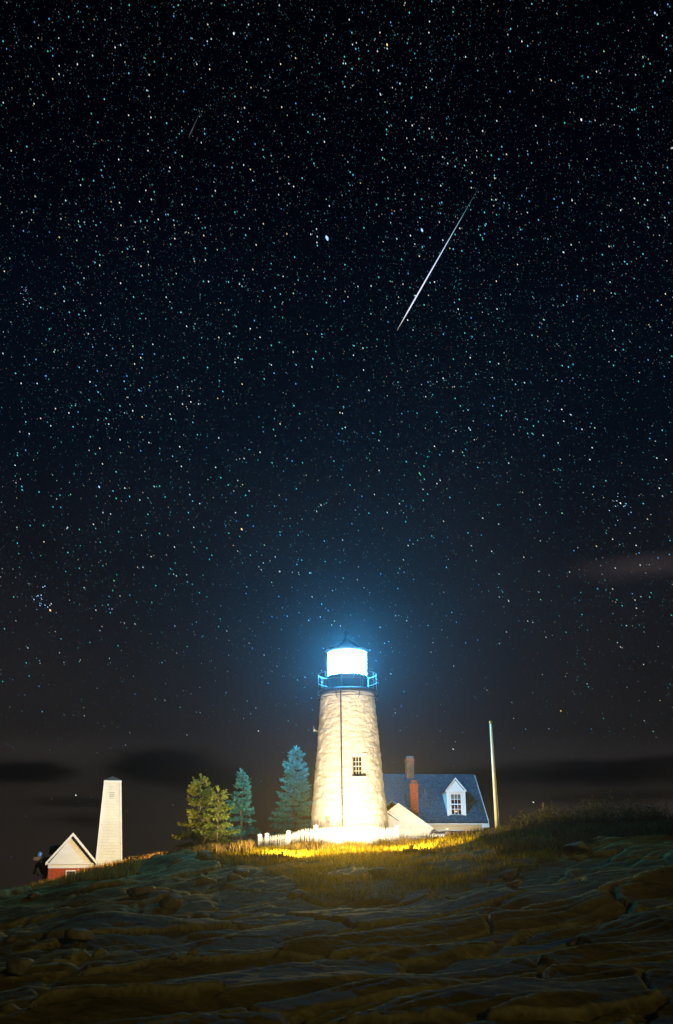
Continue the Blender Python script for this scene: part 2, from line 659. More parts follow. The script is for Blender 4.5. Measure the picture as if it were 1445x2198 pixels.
def base_z(x, y):
    z = _TW[-3] + _TW[-2] * x + _TW[-1] * y
    for i in range(len(_ctl)):
        r2 = (x - _ctl[i, 0]) ** 2 + (y - _ctl[i, 1]) ** 2
        z = z + _TW[i] * 0.5 * r2 * np.log(r2 + 1e-9)
    # beyond the surveyed ground the land falls to the sea
    far = np.sqrt(np.maximum(np.abs(x) - 28, 0) ** 2 + np.maximum(np.maximum(y - 95, -12 - y), 0) ** 2)
    z = np.clip(z, -3, 6.5)
    return z * (1 - sst(0, 60, far)) - 12 * sst(10, 90, far)


def veg_mask(x, y):
    nz = 0.9 * fbm(x * .16 + 3, y * .16, 3)
    yc = np.interp(x, [-40, -16, -10, -7, -4, -1, 3, 6, 9, 14, 20, 40], [52, 53, 57.5, 57.5, 53, 42.5, 41, 44.5, 49.5, 52, 54, 54])
    return np.clip(0.5 + (y - yc) * 0.22 + nz, 0, 1)


def saw(t, rise):
    f = t - np.floor(t)
    k = 1 - rise
    up = np.clip(f / k, 0, 1) ** 0.62
    dn = 1 - sst(k, 1, f)
    return np.where(f < k, up, dn)


def ledge(x, y):
    vg = veg_mask(x, y)
    k = 1 - 0.88 * sst(0.35, 0.75, vg)
    ang = radians(44)
    u0 = -sin(ang) * x + cos(ang) * y
    v = cos(ang) * x + sin(ang) * y
    w = 2.6 * fbm(v * .045 + 5, u0 * .06 + 9, 2) + 0.35 * fbm(v * .16, u0 * .3 + 4, 2)
    u = u0 + w * 1.5
    lf = sst(-1, -9, x - (y - 30) * .12)          # broken, blockier rock on the seaward side
    a1 = 0.45 + 1.0 * np.clip(fbm(v * .06 + 40, u * .16, 2) + .4, 0, 1)
    a2 = np.clip(0.40 + 1.4 * fbm(v * .10 + 80, u * .25, 2), 0.0, 1.3)
    a3 = np.clip(0.35 + 1.5 * fbm(v * .2 + 120, u * .5, 2), 0.0, 1.3)
    h = 0.62 * a1 * saw(u / 3.7 + 0.22 * fbm(v * .11, u * .05, 2), 0.055)
    h = h + 0.24 * a2 * saw(u / 1.35 + 0.35 * fbm(v * .14 + 7, u * .08, 2), 0.08)
    h = h + 0.085 * a3 * saw(u / 0.45 + 0.5 * fbm(v * .22 + 70, u * .15, 2), 0.14)
    # fracture blocks: long slabs along the strata, stepped and tilted against each other
    wx, wy = 0.5 * fbm(x * .5, y * .5, 3), 0.5 * fbm(x * .5 + 50, y * .5, 3)
    e1, r0, r1, cx_, cy_ = cells(v * .17 + .3 * wx, u0 * .52 + .3 * wy)
    h = h + (0.30 * r0 + 0.22 * (r1 - .5) * cy_ + .18 * (r0 - .5) * cx_) * (.55 + .6 * lf)
    h = h - 0.15 * (1 - sst(0.0, 0.06, e1))
    e2, r2, r3, cx2, cy2 = cells(v * .55 + 40 + .4 * wx, u0 * 1.5 + .4 * wy)
    k2 = np.clip(.25 + 1.2 * fbm(x * .12 + 60, y * .12, 2) + .5 * lf, 0, 1)
    h = h + (0.13 * r2 + 0.12 * (r3 - .5) * cy2 + .10 * (r2 - .5) * cx2) * k2
    h = h - 0.06 * (1 - sst(0.0, 0.08, e2)) * k2
    h = h + (0.14 + .30 * lf) * fbm(x * .22, y * .22, 3) + 0.022 * fbm(x * 1.9, y * 1.9, 4, .6)
    h = h - 0.16
    soft = 0.16 * fbm(x * .4 + 9, y * .4, 3) + 0.05 * fbm(x * 2.5, y * 2.5, 2)
    # settled building plots
    plot = np.exp(-(((x - 1.5) / 6) ** 2 + ((y - 69) / 6) ** 2) ** 2)
    near = sst(1.0, 4.0, np.hypot(x, y))
    return (k * (h - 0.42) + (1 - k) * soft * (1 - plot)) * near


def ground_z(x, y):
    x = np.atleast_1d(np.asarray(x, float))
    y = np.atleast_1d(np.asarray(y, float))
    return base_z(x, y) + ledge(x, y)


def gz(x, y):
    return float(ground_z(x, y)[0])


def grow(a, b, first, ratio):
    out, s = [a], first
    while out[-1] < b:
        out.append(out[-1] + s)
        s *= ratio
    return out


xp = np.r_[np.arange(0, 6, .05), np.arange(6, 21, .09), grow(21, 190, .12, 1.09)]
xs = np.r_[-xp[:0:-1], xp]
ys = np.r_[[-q for q in grow(6, 160, .25, 1.12)][::-1], np.arange(-5.8, 10, .2), np.arange(10, 32, .05), np.arange(32, 64, .085), grow(64, 270, .12, 1.05)]
X, Y = np.meshgrid(xs, ys)
Zb = base_z(X.ravel(), Y.ravel())
VEG = veg_mask(X.ravel(), Y.ravel())
Z = Zb + ledge(X.ravel(), Y.ravel())
nx, ny = len(xs), len(ys)
idx = np.arange(nx * ny).reshape(ny, nx)
Fq = np.stack([idx[:-1, :-1].ravel(), idx[:-1, 1:].ravel(), idx[1:, 1:].ravel(), idx[1:, :-1].ravel()], 1)
# rim light painted in: paler where a slab edge stands proud
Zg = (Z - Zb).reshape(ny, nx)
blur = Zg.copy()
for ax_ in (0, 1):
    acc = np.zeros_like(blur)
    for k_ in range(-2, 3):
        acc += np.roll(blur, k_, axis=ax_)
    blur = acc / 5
RIM_LIGHT = np.clip((Zg - blur) / .04 - .12, 0, 1).ravel()
tag(np_mesh('rocky_ground', np.c_[X.ravel(), Y.ravel(), Z], Fq, M['ground'], smooth=True, attr={'veg': ('FLOAT', VEG), 'rim': ('FLOAT', RIM_LIGHT)}), kind='structure')

sea = MB()
sea.add([(-400, -400, -6), (400, -400, -6), (400, 400, -6), (-400, 400, -6)], [(0, 1, 2, 3)])
tag(sea.build('sea', plain('dark_sea_water', (0.01, 0.015, 0.02), 0.12, 0.2, 0.2, 0.15, 0.8, 0.5)), kind='structure')


# ------------------------------------------------------------------ lighthouse
def lighthouse():
    zb, zt = 4.6, 13.28
    Rb, Rt = 2.30, 1.53
    root = empty('lighthouse', (TW[0], TW[1], zb))
    tag(root, 'whitewashed rubble stone lighthouse with black lantern gallery and blazing light', 'lighthouse')

    def rad(z):
        return Rb + (Rt - Rb) * ((z - zb) / (zt - zb)) ** 0.96
    # window opening, placed where the photo shows it
    wz0, wz1 = at(769, 1668, 66.4)[2], at(769, 1623, 66.4)[2]
    wx0, wx1 = at(756, 1646, 66.4)[0] - TW[0], at(784, 1646, 66.4)[0] - TW[0]
    wzm = (wz0 + wz1) / 2
    Rm = rad(wzm)
    t0, t1 = asin(wx0 / Rm), asin(wx1 / Rm)       # angle from the -Y direction
    th = np.sort(np.r_[np.linspace(-pi, pi, 420, endpoint=False), t0 - .002, t0 + .002, t1 - .002, t1 + .002])
    zz = np.sort(np.r_[np.linspace(zb, zt, 230), wz0 - .003, wz0 + .003, wz1 - .003, wz1 + .003])
    T, Zg = np.meshgrid(th, zz)
    T, Zg = T.ravel(), Zg.ravel()
    R0 = rad(Zg)
    s = T * 1.95
    # rubble courses: jittered cells, seam at the back
    cw, ch = 0.62, 0.30
    ncol = int(round(2 * pi * 1.95 / cw))
    cw = 2 * pi * 1.95 / ncol
    rr = np.random.default_rng(5)
    tab = rr.random((64, ncol, 4))
    gx = s / cw + 0.25 * fbm(s * .7, Zg * .7, 2)
    gy = (Zg - zb) / ch + 0.9 * fbm(s * .35 + 4, Zg * .5, 3)
    gy = gy + 2
    ix, iy = np.floor(gx).astype(int), np.floor(gy).astype(int)
    f1 = np.full(len(s), 9.)
    f2 = np.full(len(s), 9.)
    val = np.zeros(len(s))
    tlt = np.zeros(len(s))
    for dy in (-1, 0, 1):
        for dx in (-1, 0, 1):
            jx, jy = ix + dx, np.clip(iy + dy, 0, 63)
            q = tab[jy, jx % ncol]
            px = jx + 0.5 + (q[:, 0] - .5) * .8
            py = iy + dy + 0.5 + (q[:, 1] - .5) * .5
            d = np.hypot((gx - px) * 0.9, (gy - py) * 1.15)
            c1 = d < f1
            f2 = np.where(c1, f1, np.minimum(f2, d))
            val = np.where(c1, q[:, 2], val)
            tlt = np.where(c1, (q[:, 3] - .35) * (gy - py), tlt)
            f1 = np.where(c1, d, f1)
    stone = sst(0.0, 0.32, f2 - f1)
    disp = 0.62 * (0.036 * stone * (0.2 + val) + 0.060 * tlt * stone) + 0.042 * fbm(s * 1.7 + .6 * fbm(s, Zg, 2), Zg * 3.4, 4) + 0.05 * fbm(s * .6, Zg * .7, 2)
    dw = np.minimum(np.abs(s - (t0 + t1) / 2 * 1.95) - 0.42, 9)
    dz = np.abs(Zg - wzm) - 0.78
    nearw = sst(0.0, 0.30, np.maximum(dw, dz))
    disp = disp * (0.12 + .88 * nearw)
    disp = disp * sst(zt, zt - .12, Zg)
    Rr = R0 + disp
    Xv = Rr * np.sin(T)
    Yv = -Rr * np.cos(T)
    ins = (T > t0) & (T < t1) & (Zg > wz0) & (Zg < wz1)
    ysill = -Rm * cos((t0 + t1) / 2) + 0.30
    Yv = np.where(ins, ysill, Yv)
    V = np.c_[Xv, Yv, Zg - zb]
    n, mm = len(th), len(zz)
    id2 = np.arange(n * mm).reshape(mm, n)
    A, Bq = id2, np.roll(id2, -1, axis=1)
    F4 = np.stack([A[:-1].ravel(), Bq[:-1].ravel(), Bq[1:].ravel(), A[1:].ravel()], 1)
    np_mesh('tower', V, F4, M['whitewash'], root)
    # ---- window
    wc = (sin((t0 + t1) / 2) * Rm * 0.995)
    hw, hh = (wx1 - wx0) / 2, (wz1 - wz0) / 2
    zc = wzm - zb
    yw = ysill - 0.02
    b = MB()
    fw = 0.055
    fy0, fy1 = yw - 0.07, yw
    b.box(wc - hw, wc - hw + fw, fy0, fy1, zc - hh, zc + hh)
    b.box(wc + hw - fw - .16, wc + hw - .16, fy0, fy1, zc - hh, zc + hh)
    x0, x1 = wc - hw + fw, wc + hw - fw - .16
    b.box(x0, x1, fy0, fy1, zc + hh - fw, zc + hh)
    b.box(x0, x1, fy0, fy1, zc - hh, zc - hh + fw + .03)
    win = b.build('window', M['white'], root, bevel=.006)
    tag(win, 'small twelve-pane sash window set deep in the tower wall')
    b = MB()
    pw = (x1 - x0) / 3
    ph = (2 * hh - 2 * fw - .03) / 4
    zlo = zc - hh + fw + .03
    for i in (1, 2):
        b.box(x0 + i * pw - .014, x0 + i * pw + .014, fy0 + .015, fy1 - .008, zlo, zlo + 4 * ph)
    for j in (1, 2, 3):
        t = .026 if j == 2 else .014
        b.box(x0, x1, fy0 + (.012 if j == 2 else .018), fy1 - .010, zlo + j * ph - t, zlo + j * ph + t)
    b.build('glazing_bars', M['white'], win)
    b = MB()
    b.box(-pw / 2, pw / 2, -.004, .004, -ph / 2, ph / 2)
    me = bpy.data.meshes.new('pane')
    me.from_pydata(b.v, [], b.f)
    mtp = plain('dark_window_glass', (0.012, 0.012, 0.014), 0.15, 0.2, spec=0.6)
    me.materials.append(mtp)
    for i in range(3):
        for j in range(4):
            share('pane', me, win, (x0 + (i + .5) * pw, yw - .022, zlo + (j + .5) * ph))
    b = MB()
    b.box(wc - hw - .07, wc + hw + .07, -Rm * cos(t0) - .16, ysill - .02, zc - hh - .13, zc - hh + .001)
    b.build('window_sill', M['white'], root, bevel=.01)
    b = MB()
    b.box(wc - hw - .10, wc + hw + .10, -Rm * cos(t1) - .06, ysill - .02, zc + hh - .001, zc + hh + .15)
    b.build('window_lintel', M['white'], root, bevel=.01)
    # ---- cable down the wall
    b = MB()
    pts = []
    for k in range(40):
        z = zb + .2 + (zt - zb - .25) * k / 39
        px_ = 732
        a = asin((at(px_, 1640, 66.3)[0] - TW[0]) / Rm) * Rm / rad(z) * .88
        r = rad(z) + 0.075
        pts.append((r * sin(a), -r * cos(a), z - zb))
    b.tube(pts, .036, 6)
    b.build('conductor_cable', M['cable'], root)
    # ---- wall bracket with vane on the left flank
    b = MB()
    zv = at(682, 1570, 68)[2] - zb
    rv = rad(zv + zb)
    b.tube([(-rv + .05, -.2, zv - .1), (-rv - .12, -.25, zv), (-rv - .25, -.25, zv + .05)], .025, 6)
    b.tube([(-rv - .25, -.25, zv - .04), (-rv - .25, -.25, zv + .1)], .06, 8)
    b.tube([(-rv - .25, -.25, zv + .1), (-rv - .30, -.25, zv + .27)], .014, 5)
    b.build('bracket', plain('pale_bracket', (0.5, 0.52, 0.52), .5, .1), root)
    # ---- gallery
    zd = zt - zb
    b = MB()
    b.lathe([(1.50, zd - .02), (1.72, zd - .005), (1.755, zd + .02), (1.755, zd + .15), (1.70, zd + .19), (0.8, zd + .19)], 64)
    b.build('gallery_deck', M['iron'], root, smooth=False)
    b = MB()
    b.lathe([(1.745, zd - .30), (1.775, zd - .30), (1.775, zd - .26), (1.745, zd - .26)], 64, closed=True)
    b.build('gallery_hoop', M['rail'], root)
    for k in range(8):
        a = 2 * pi * (k + .5) / 8
        b = MB()
        u = Vector((cos(a), sin(a), 0))
        b.tube([u * 1.52 + Vector((0, 0, zd - .42)), u * 1.74 + Vector((0, 0, zd - .28)), u * 1.74 + Vector((0, 0, zd + .02))], .022, 6)
        b.build('gallery_bracket', M['rail'], root)
    zr = zd + .19
    Rr_ = 1.72
    for nm, hgt, r in (('top_rail', .98, .020), ('middle_rail', .52, .016)):
        b = MB()
        b.lathe([(Rr_ - r, zr + hgt - r), (Rr_ + r, zr + hgt - r), (Rr_ + r, zr + hgt + r), (Rr_ - r, zr + hgt + r)], 64, closed=True)
        b.build(nm, M['rail'], root, smooth=True)
    b = MB()
    b.tube([(0, 0, -.03), (0, 0, .98)], .017, 8)
    pm = bpy.data.meshes.new('rail_post')
    pm.from_pydata(b.v, [], b.f)
    pm.materials.append(M['rail'])
    for k in range(10):
        a = 2 * pi * (k + .2) / 10
        share('rail_post', pm, root, (Rr_ * cos(a), Rr_ * sin(a), zr))
    # ---- lantern room, ten sided
    N = 10
    rot = -pi / 2 + pi / N
    Rl = 1.17
    zp0, zp1 = zr, zr + .88
    zg1 = zp1 + 1.42
    b = MB()
    b.lathe([(Rl, zp0 - .03), (Rl, zp1 - .06), (Rl + .05, zp1 - .05), (Rl + .05, zp1), (Rl - .1, zp1 + .002)], N, rot=rot)
    b.build('lantern_parapet', M['iron'], root, bevel=.01)
    b = MB()
    b.lathe([(Rl + .06, zp0), (Rl + .06, zp0 + .08), (Rl, zp0 + .10)], N, rot=rot)
    b.build('parapet_band', plain('navy_band', (0.02, 0.035, 0.10), .5, .2), root)
    for k in range(N):
        a = 2 * pi * k / N + rot
        b = MB()
        u = Vector((cos(a), sin(a), 0)) * (Rl - .01)
        b.tube([u + Vector((0, 0, zp1 - .01)), u + Vector((0, 0, zg1 + .01))], .022, 6)
        b.build('lantern_mullion', M['iron'], root)
        a2 = 2 * pi * (k + 1) / N + rot
        p0 = Vector((cos(a), sin(a), 0)) * (Rl - .03)
        p1 = Vector((cos(a2), sin(a2), 0)) * (Rl - .03)
        b = MB()
        q0, q1 = p0.lerp(p1, .02), p0.lerp(p1, .98)
        b.add([(*q0[:2], zp1 + .004), (*q1[:2], zp1 + .004), (*q1[:2], zg1 - .004), (*q0[:2], zg1 - .004)], [(0, 1, 2, 3)])
        b.build('lantern_pane', M['lantern_glass'], root)
    b = MB()
    b.lathe([(Rl - .08, zg1 - .02), (Rl + .04, zg1 - .02), (Rl + .11, zg1 + .03), (Rl + .13, zg1 + .09), (Rl + .11, zg1 + .12), (.80, zg1 + .36), (.42, zg1 + .60), (.20, zg1 + .82), (.12, zg1 + .98)], N, rot=rot)
    b.build('lantern_roof', M['iron'], root)
    b = MB()
    b.lathe([(Rl + .115, zg1 + .085), (Rl + .15, zg1 + .085), (Rl + .15, zg1 + .125), (Rl + .115, zg1 + .125)], N, closed=True, rot=rot)
    b.build('roof_gutter', M['rail'], root)
    zv = zg1 + .96
    b = MB()
    b.lathe([(.10, zv), (.14, zv + .03), (.12, zv + .08), (.17, zv + .16), (.205, zv + .26), (.19, zv + .36), (.13, zv + .44), (.05, zv + .47)], 20)
    b.build('ventilator_ball', M['iron'], root, smooth=True)
    b = MB()
    b.tube([(0, 0, zv + .45), (0, 0, zv + .62), (0, 0, zv + .78)], [.022, .014, .008], 6)
    b.build('lightning_rod', M['iron'], root)
    # ---- lens on its pedestal and the light itself
    zl = zp1 + 1.08
    b = MB()
    b.lathe([(.30, zp1 - .2), (.30, zp1 + .05), (.16, zp1 + .08), (.16, zp1 + .20), (.30, zp1 + .24), (.30, zp1 + .27)], 24)
    b.build('lens_pedestal', M['iron'], root)
    b = MB()
    prof = []
    for k in range(13):
        t = k / 12
        zz_ = zp1 + .30 + t * 1.10
        r = .20 + .20 * sin(pi * t)
        prof += [(r - .015, zz_), (r + .015, zz_ + .03)]
    b.lathe(prof, 32)
    b.build('fresnel_lens', M['lens'], root)
    ld = bpy.data.lights.new('light_source', 'POINT')
    ld.energy = LANTERN
    ld.color = (0.06, 0.50, 1.0)
    ld.shadow_soft_size = .12
    lo = bpy.data.objects.new('light_source', ld)
    COL.objects.link(lo)
    lo.parent = root
    lo.location = (0, 0, zl)
    return root


LANTERN = 13000.0
FLOOD = 8000.0
lighthouse()


# ------------------------------------------------------------------ keeper's house
def brick_stack(name, w, d, z0, z1, parent, loc, course=.075, cap=True):
    """chimney of separately laid bricks"""
    core = MB()
    core.box(-w / 2 + .02, w / 2 - .02, -d / 2 + .02, d / 2 - .02, z0, z1 - .01)
    c = core.build(name, M['mortar'], parent)
    c.location = loc
    b = MB()
    z, k = z0, 0
    while z < z1 - .01:
        grow_ = .03 if (z1 - .42 < z < z1 - .22) else 0.0
        shrink = .07 if z > z1 - .20 and cap else 0.0
        W2, D2 = w / 2 + grow_ - shrink, d / 2 + grow_ - shrink
        n = max(2, int(round(2 * W2 / .17)))
        off = .5 if k % 2 else 0
        for yy, s in ((-D2, 1), (D2, -1)):
            for i in range(n + 1):
                a0 = -W2 + (i - off) * 2 * W2 / n
                a1 = a0 + 2 * W2 / n - .014
                a0, a1 = max(a0, -W2), min(a1, W2)
                if a1 - a0 < .02:
                    continue
                pr = random.uniform(-.006, .006)
                y0, y1 = sorted((yy + pr, yy + s * .08))
                b.box(a0, a1, y0, y1, z, z + course - .014)
        n = max(2, int(round(2 * D2 / .17)))
        for xx, s in ((-W2, 1), (W2, -1)):
            for i in range(n + 1):
                a0 = -D2 + .081 + (i - off) * 2 * (D2 - .081) / n
                a1 = a0 + 2 * (D2 - .081) / n - .014
                a0, a1 = max(a0, -D2 + .083), min(a1, D2 - .083)
                if a1 - a0 < .02:
                    continue
                pr = random.uniform(-.006, .006)
                x0, x1 = sorted((xx + pr, xx + s * .08))
                b.box(x0, x1, a0, a1, z, z + course - .014)
        z += course
        k += 1
    tag(b.build('bricks', M['brick'], c), kind='stuff')
    return c


def shingle_plane(name, p00, p10, p01, mat, parent, exp=.115, wid=.20, thick=.016):
    """courses of shingles from eave (p00->p10) up to ridge (p01)"""
    p00, p10, p01 = Vector(p00), Vector(p10), Vector(p01)
    ux = (p10 - p00)
    L = ux.length
    ux /= L
    uy = (p01 - p00)
    S = uy.length
    uy /= S
    nn = ux.cross(uy).normalized()
    b = MB()
    k = 0
    s = 0.0
    while s < S:
        x = -random.uniform(0, wid)
        e = min(exp, S - s)
        while x < L:
            w = wid * random.uniform(.6, 1.35)
            a0, a1 = max(x, 0), min(x + w - .008, L)
            if a1 - a0 > .01:
                t = thick * random.uniform(.8, 1.7)
                d = random.uniform(-.014, .014) if k else 0.0
                q = [p00 + ux * a0 + uy * (s + d), p00 + ux * a1 + uy * (s + d), p00 + ux * a1 + uy * (s + e), p00 + ux * a0 + uy * (s + e)]
                b.add([q[0] + nn * t, q[1] + nn * t, q[2] + nn * .003, q[3] + nn * .003, q[0], q[1]],
                      [(0, 1, 2, 3), (4, 5, 1, 0), (4, 0, 3), (1, 5, 2)])
            x += w
        s += exp
        k += 1
    return tag(b.build(name, mat, parent), kind='stuff')


def clap_wall(b, x0, x1, y, z0, z1, exp=.11, gable=None):
    """overlapping boards on plane y facing -y; gable=(apex_x, apex_z) trims to a triangle"""
    z = z0
    while z < z1 - .005:
        zz = min(z + exp, z1)
        a0, a1, c0, c1 = x0, x1, x0, x1
        if gable:
            ax, az = gable
            f = (z - z0) / (az - z0)
            g = (zz - z0) / (az - z0)
            a0, a1 = x0 + (ax - x0) * f, x1 + (ax - x1) * f
            c0, c1 = x0 + (ax - x0) * g, x1 + (ax - x1) * g
        b.add([(a0, y - .022, z), (a1, y - .022, z), (c1, y - .004, zz), (c0, y - .004, zz), (a0, y, z), (a1, y, z)],
              [(0, 1, 2, 3), (4, 5, 1, 0)])
        z = zz


def keepers_house():
    th = radians(10)
    G = 4.7
    pr = at(1018, 1664, 80)         # right end of the ridge
    root = empty('keepers_house', (pr[0], pr[1], G), th)
    tag(root, 'white keeper\'s house with blue-lit shingle roof, lit dormer and brick chimneys', 'house')
    RZ = pr[2] - G
    EZ = at(1048, 1764, 77.4)[2] - G
    run = 2.65
    L = 9.6
    tan_ = (RZ - EZ) / run
    # roof deck (two slopes with thickness) and shingles
    b = MB()
    t = .10
    for s in (-1, 1):
        b.hexa([(-L, s * run, EZ - t), (0, s * run, EZ - t), (0, 0, RZ - t), (-L, 0, RZ - t),
                (-L, s * run, EZ), (0, s * run, EZ), (0, 0, RZ), (-L, 0, RZ)])
    roof = b.build('roof', M['dark_roof'], root)
    shingle_plane('shingles', (-L, -run - .02, EZ + .004), (0.02, -run - .02, EZ + .004), (-L, 0, RZ + .012), M['shingle'], roof)
    b = MB()
    b.box(-L, .03, -.09, .09, RZ - .02, RZ + .05)
    b.build('ridge_cap', M['shingle'], roof, bevel=.02)
    b = MB()
    b.hexa([(.002, -run - .02, EZ - .18), (.05, -run - .02, EZ - .18), (.05, 0, RZ - .18), (.002, 0, RZ - .18),
            (.002, -run - .02, EZ + .03), (.05, -run - .02, EZ + .03), (.05, 0, RZ + .03), (.002, 0, RZ + .03)])
    b.build('rake_board', M['clap'], roof)
    # walls
    wy = -run + .30
    b = MB()
    b.box(-L + .15, -.25, wy, -wy, 0, EZ - .02)
    z = EZ - .02
    gz_ = RZ - .14
    b.add([(-.25, wy, z), (-.25, -wy, z), (-.25, 0, gz_), (-L + .15, wy, z), (-L + .15, -wy, z), (-L + .15, 0, gz_)], [(0, 1, 2), (3, 5, 4)])
    b.build('wall', M['white'], root)
    b = MB()
    clap_wall(b, -L + .15, -.26, wy - .002, .0, EZ - .55, .12)
    tag(b.build('clapboards', M['clap'], root), kind='stuff')
    b = MB()
    b.box(-L + .12, -.22, wy - .05, wy - .003, EZ - .54, EZ - .12)
    b.build('frieze_board', M['clap'], root, bevel=.008)
    b = MB()
    b.box(-L + .05, -.01, -run - .03, wy - .051, EZ - .16, EZ - .105)
    b.build('soffit', M['white'], root)
    b = MB()
    b.box(-.42, .06, -run - .06, wy - .055, EZ - .36, EZ - .165)
    b.build('cornice_return', M['white'], root, bevel=.01)
    b = MB()
    b.box(-.38, -.22, wy - .06, wy + .1, 0, EZ - .545)
    b.build('corner_board', M['white'], root, bevel=.006)
    # ---- dormer with lit window
    sx = 1 / 32.6
    xc = (970 - 1018) * sx / cos(th) - .48
    dy = -run + .34
    zd0 = EZ + .30
    hw = .60
    ze = zd0 + 1.66
    za = ze + .74
    dm = MB()
    # front frame around the opening
    ow, oz0, oz1 = .37, zd0 + .15, zd0 + 1.50
    dm.box(xc - hw, xc - ow, dy, dy + .09, zd0, ze)
    dm.box(xc + ow, xc + hw, dy, dy + .09, zd0, ze)
    dm.box(xc - ow, xc + ow, dy + .002, dy + .09, zd0, oz0)
    dm.box(xc - ow, xc + ow, dy + .002, dy + .09, oz1, ze)
    dm.add([(xc - hw, dy + .001, ze), (xc + hw, dy + .001, ze), (xc, dy + .001, za - .06), (xc - hw, dy + .09, ze), (xc + hw, dy + .09, ze), (xc, dy + .09, za - .06)],
           [(0, 1, 2), (3, 5, 4), (0, 3, 4, 1)])
    # cheeks running back into the roof
    for s in (-1, 1):
        yb = (ze - RZ) / tan_
        yb0 = (zd0 - RZ) / tan_
        x0, x1 = sorted((xc + s * hw, xc + s * (hw - .05)))
        dm.add([(x0, dy + .09, zd0 - .05), (x0, dy + .09, ze), (x0, yb, ze), (x0, yb0, zd0 - .05),
                (x1, dy + .09, zd0 - .05), (x1, dy + .09, ze), (x1, yb, ze), (x1, yb0, zd0 - .05)],
               [(0, 1, 2, 3), (7, 6, 5, 4), (1, 5, 6, 2)])
    dorm = dm.build('dormer', M['clap'], root)
    b = MB()
    clap_wall(b, xc - hw + .06, xc + hw - .06, dy - .004, ze + .02, za - .12, .09, gable=(xc, za - .1))
    tag(b.build('gable_boards', M['clap'], dorm), kind='stuff')
    b = MB()
    for s in (-1, 1):       # pilaster trim and pediment mouldings
        x0, x1 = sorted((xc + s * (hw + .025), xc + s * (hw - .09)))
        b.box(x0, x1, dy - .045, dy - .002, zd0 - .03, ze - .05)
        e0, e1 = Vector((xc + s * (hw + .10), dy - .07, ze - .06)), Vector((xc, dy - .07, za))
        b.hexa([e0, e0 + Vector((0, .07, 0)), e1 + Vector((0, .07, 0)), e1, e0 + Vector((0, 0, .11)), e0 + Vector((0, .07, .11)), e1 + Vector((0, .07, .12)), e1 + Vector((0, 0, .12))])
    b.box(xc - hw - .06, xc + hw + .06, dy - .06, dy - .003, ze - .05, ze + .03)
    b.box(xc - hw - .05, xc + hw + .05, dy - .075, dy - .003, zd0 - .075, zd0 - .032)
    b.build('dormer_trim', M['white'], dorm)
    b = MB()
    yr = (za - RZ) / tan_
    ye = (ze - RZ) / tan_
    for s in (-1, 1):
        e0, e1 = (xc + s * (hw + .13), dy - .09, ze - .0), (xc, dy - .09, za + .11)
        f0, f1 = (xc + s * (hw + .13), ye + .1, ze - .0), (xc, yr + .2, za + .11)
        b.add([e0, e1, f1, f0, (e0[0], e0[1], e0[2] + .04), (e1[0], e1[1], e1[2] + .04), (f1[0], f1[1], f1[2] + .04), (f0[0], f0[1], f0[2] + .04)],
              [(0, 1, 2, 3), (4, 5, 6, 7), (0, 1, 5, 4), (0, 3, 7, 4)])
    b.build('dormer_roof', M['shingle'], dorm)
    b = MB()
    fw = .05
    b.box(xc - ow, xc - ow + fw, dy + .02, dy + .07, oz0, oz1)
    b.box(xc + ow - fw, xc + ow, dy + .02, dy + .07, oz0, oz1)
    x0, x1 = xc - ow + fw, xc + ow - fw
    b.box(x0, x1, dy + .02, dy + .07, oz1 - fw, oz1)
    b.box(x0, x1, dy + .02, dy + .07, oz0, oz0 + fw)
    pw, ph = (x1 - x0) / 3, (oz1 - oz0 - 2 * fw) / 4
    for i in (1, 2):
        b.box(x0 + i * pw - .016, x0 + i * pw + .016, dy + .03, dy + .06, oz0 + fw, oz1 - fw)
    for j in (1, 2, 3):
        tt = .03 if j == 2 else .016
        b.box(x0, x1, dy + .028, dy + .062, oz0 + fw + j * ph - tt, oz0 + fw + j * ph + tt)
    w = b.build('dormer_window', M['white'], dorm)
    tag(w, 'twelve-pane dormer window glowing orange from a lamp inside')
    b = MB()
    b.box(-pw / 2, pw / 2, -.003, .003, -ph / 2, ph / 2)
    me = bpy.data.meshes.new('pane')
    me.from_pydata(b.v, [], b.f)
    me.materials.append(M['pane'])
    for i in range(3):
        for j in range(4):
            share('pane', me, w, (x0 + (i + .5) * pw, dy + .045, oz0 + fw + (j + .5) * ph))
    # room behind: dark back wall, side curtains, blind and a lamp on the sill
    b = MB()
    b.box(xc - hw + .06, xc + hw - .06, dy + .80, dy + .84, zd0, ze)
    b.build('room_wall', M['curtain'], dorm)
    for s in (-1, 1):
        b = MB()
        for k in range(5):
            xa = xc + s * (ow + .02 - k * .045)
            b.tube([(xa, dy + .18 + .02 * (k % 2), oz0 - .02), (xa + s * .03 * (k / 4), dy + .18, oz1 + .02)], .028, 6)
        b.build('curtain', M['curtain'], dorm)
    b = MB()
    b.box(x0, x1, dy + .11, dy + .115, oz1 - fw - ph, oz1)
    b.build('window_blind', plain('linen_blind', (.5, .42, .30), .9, .1), dorm)
    lz = oz0 + fw + .10
    b = MB()
    b.lathe([(.05, lz - .14), (.05, lz - .10), (.015, lz - .08), (.015, lz - .02), (.075, lz - .02), (.05, lz + .10)], 12, cx=xc + .02, cy=dy + .22)
    b.build('sill_lamp', M['lamp'], dorm)
    ld = bpy.data.lights.new('sill_bulb', 'POINT')
    ld.energy = 34.0
    ld.color = (1.0, .42, .10)
    ld.shadow_soft_size = .05
    lo = bpy.data.objects.new('sill_bulb', ld)
    COL.objects.link(lo)
    lo.parent = dorm
    lo.location = (xc + .02, dy + .30, lz + .2)
    # ---- chimneys, skylight, vent pipe
    xch = (876 - 1018) * sx / cos(th) - .02
    brick_stack('chimney', .50, .50, RZ - .35, RZ + 1.22, root, (xch, .0, 0))
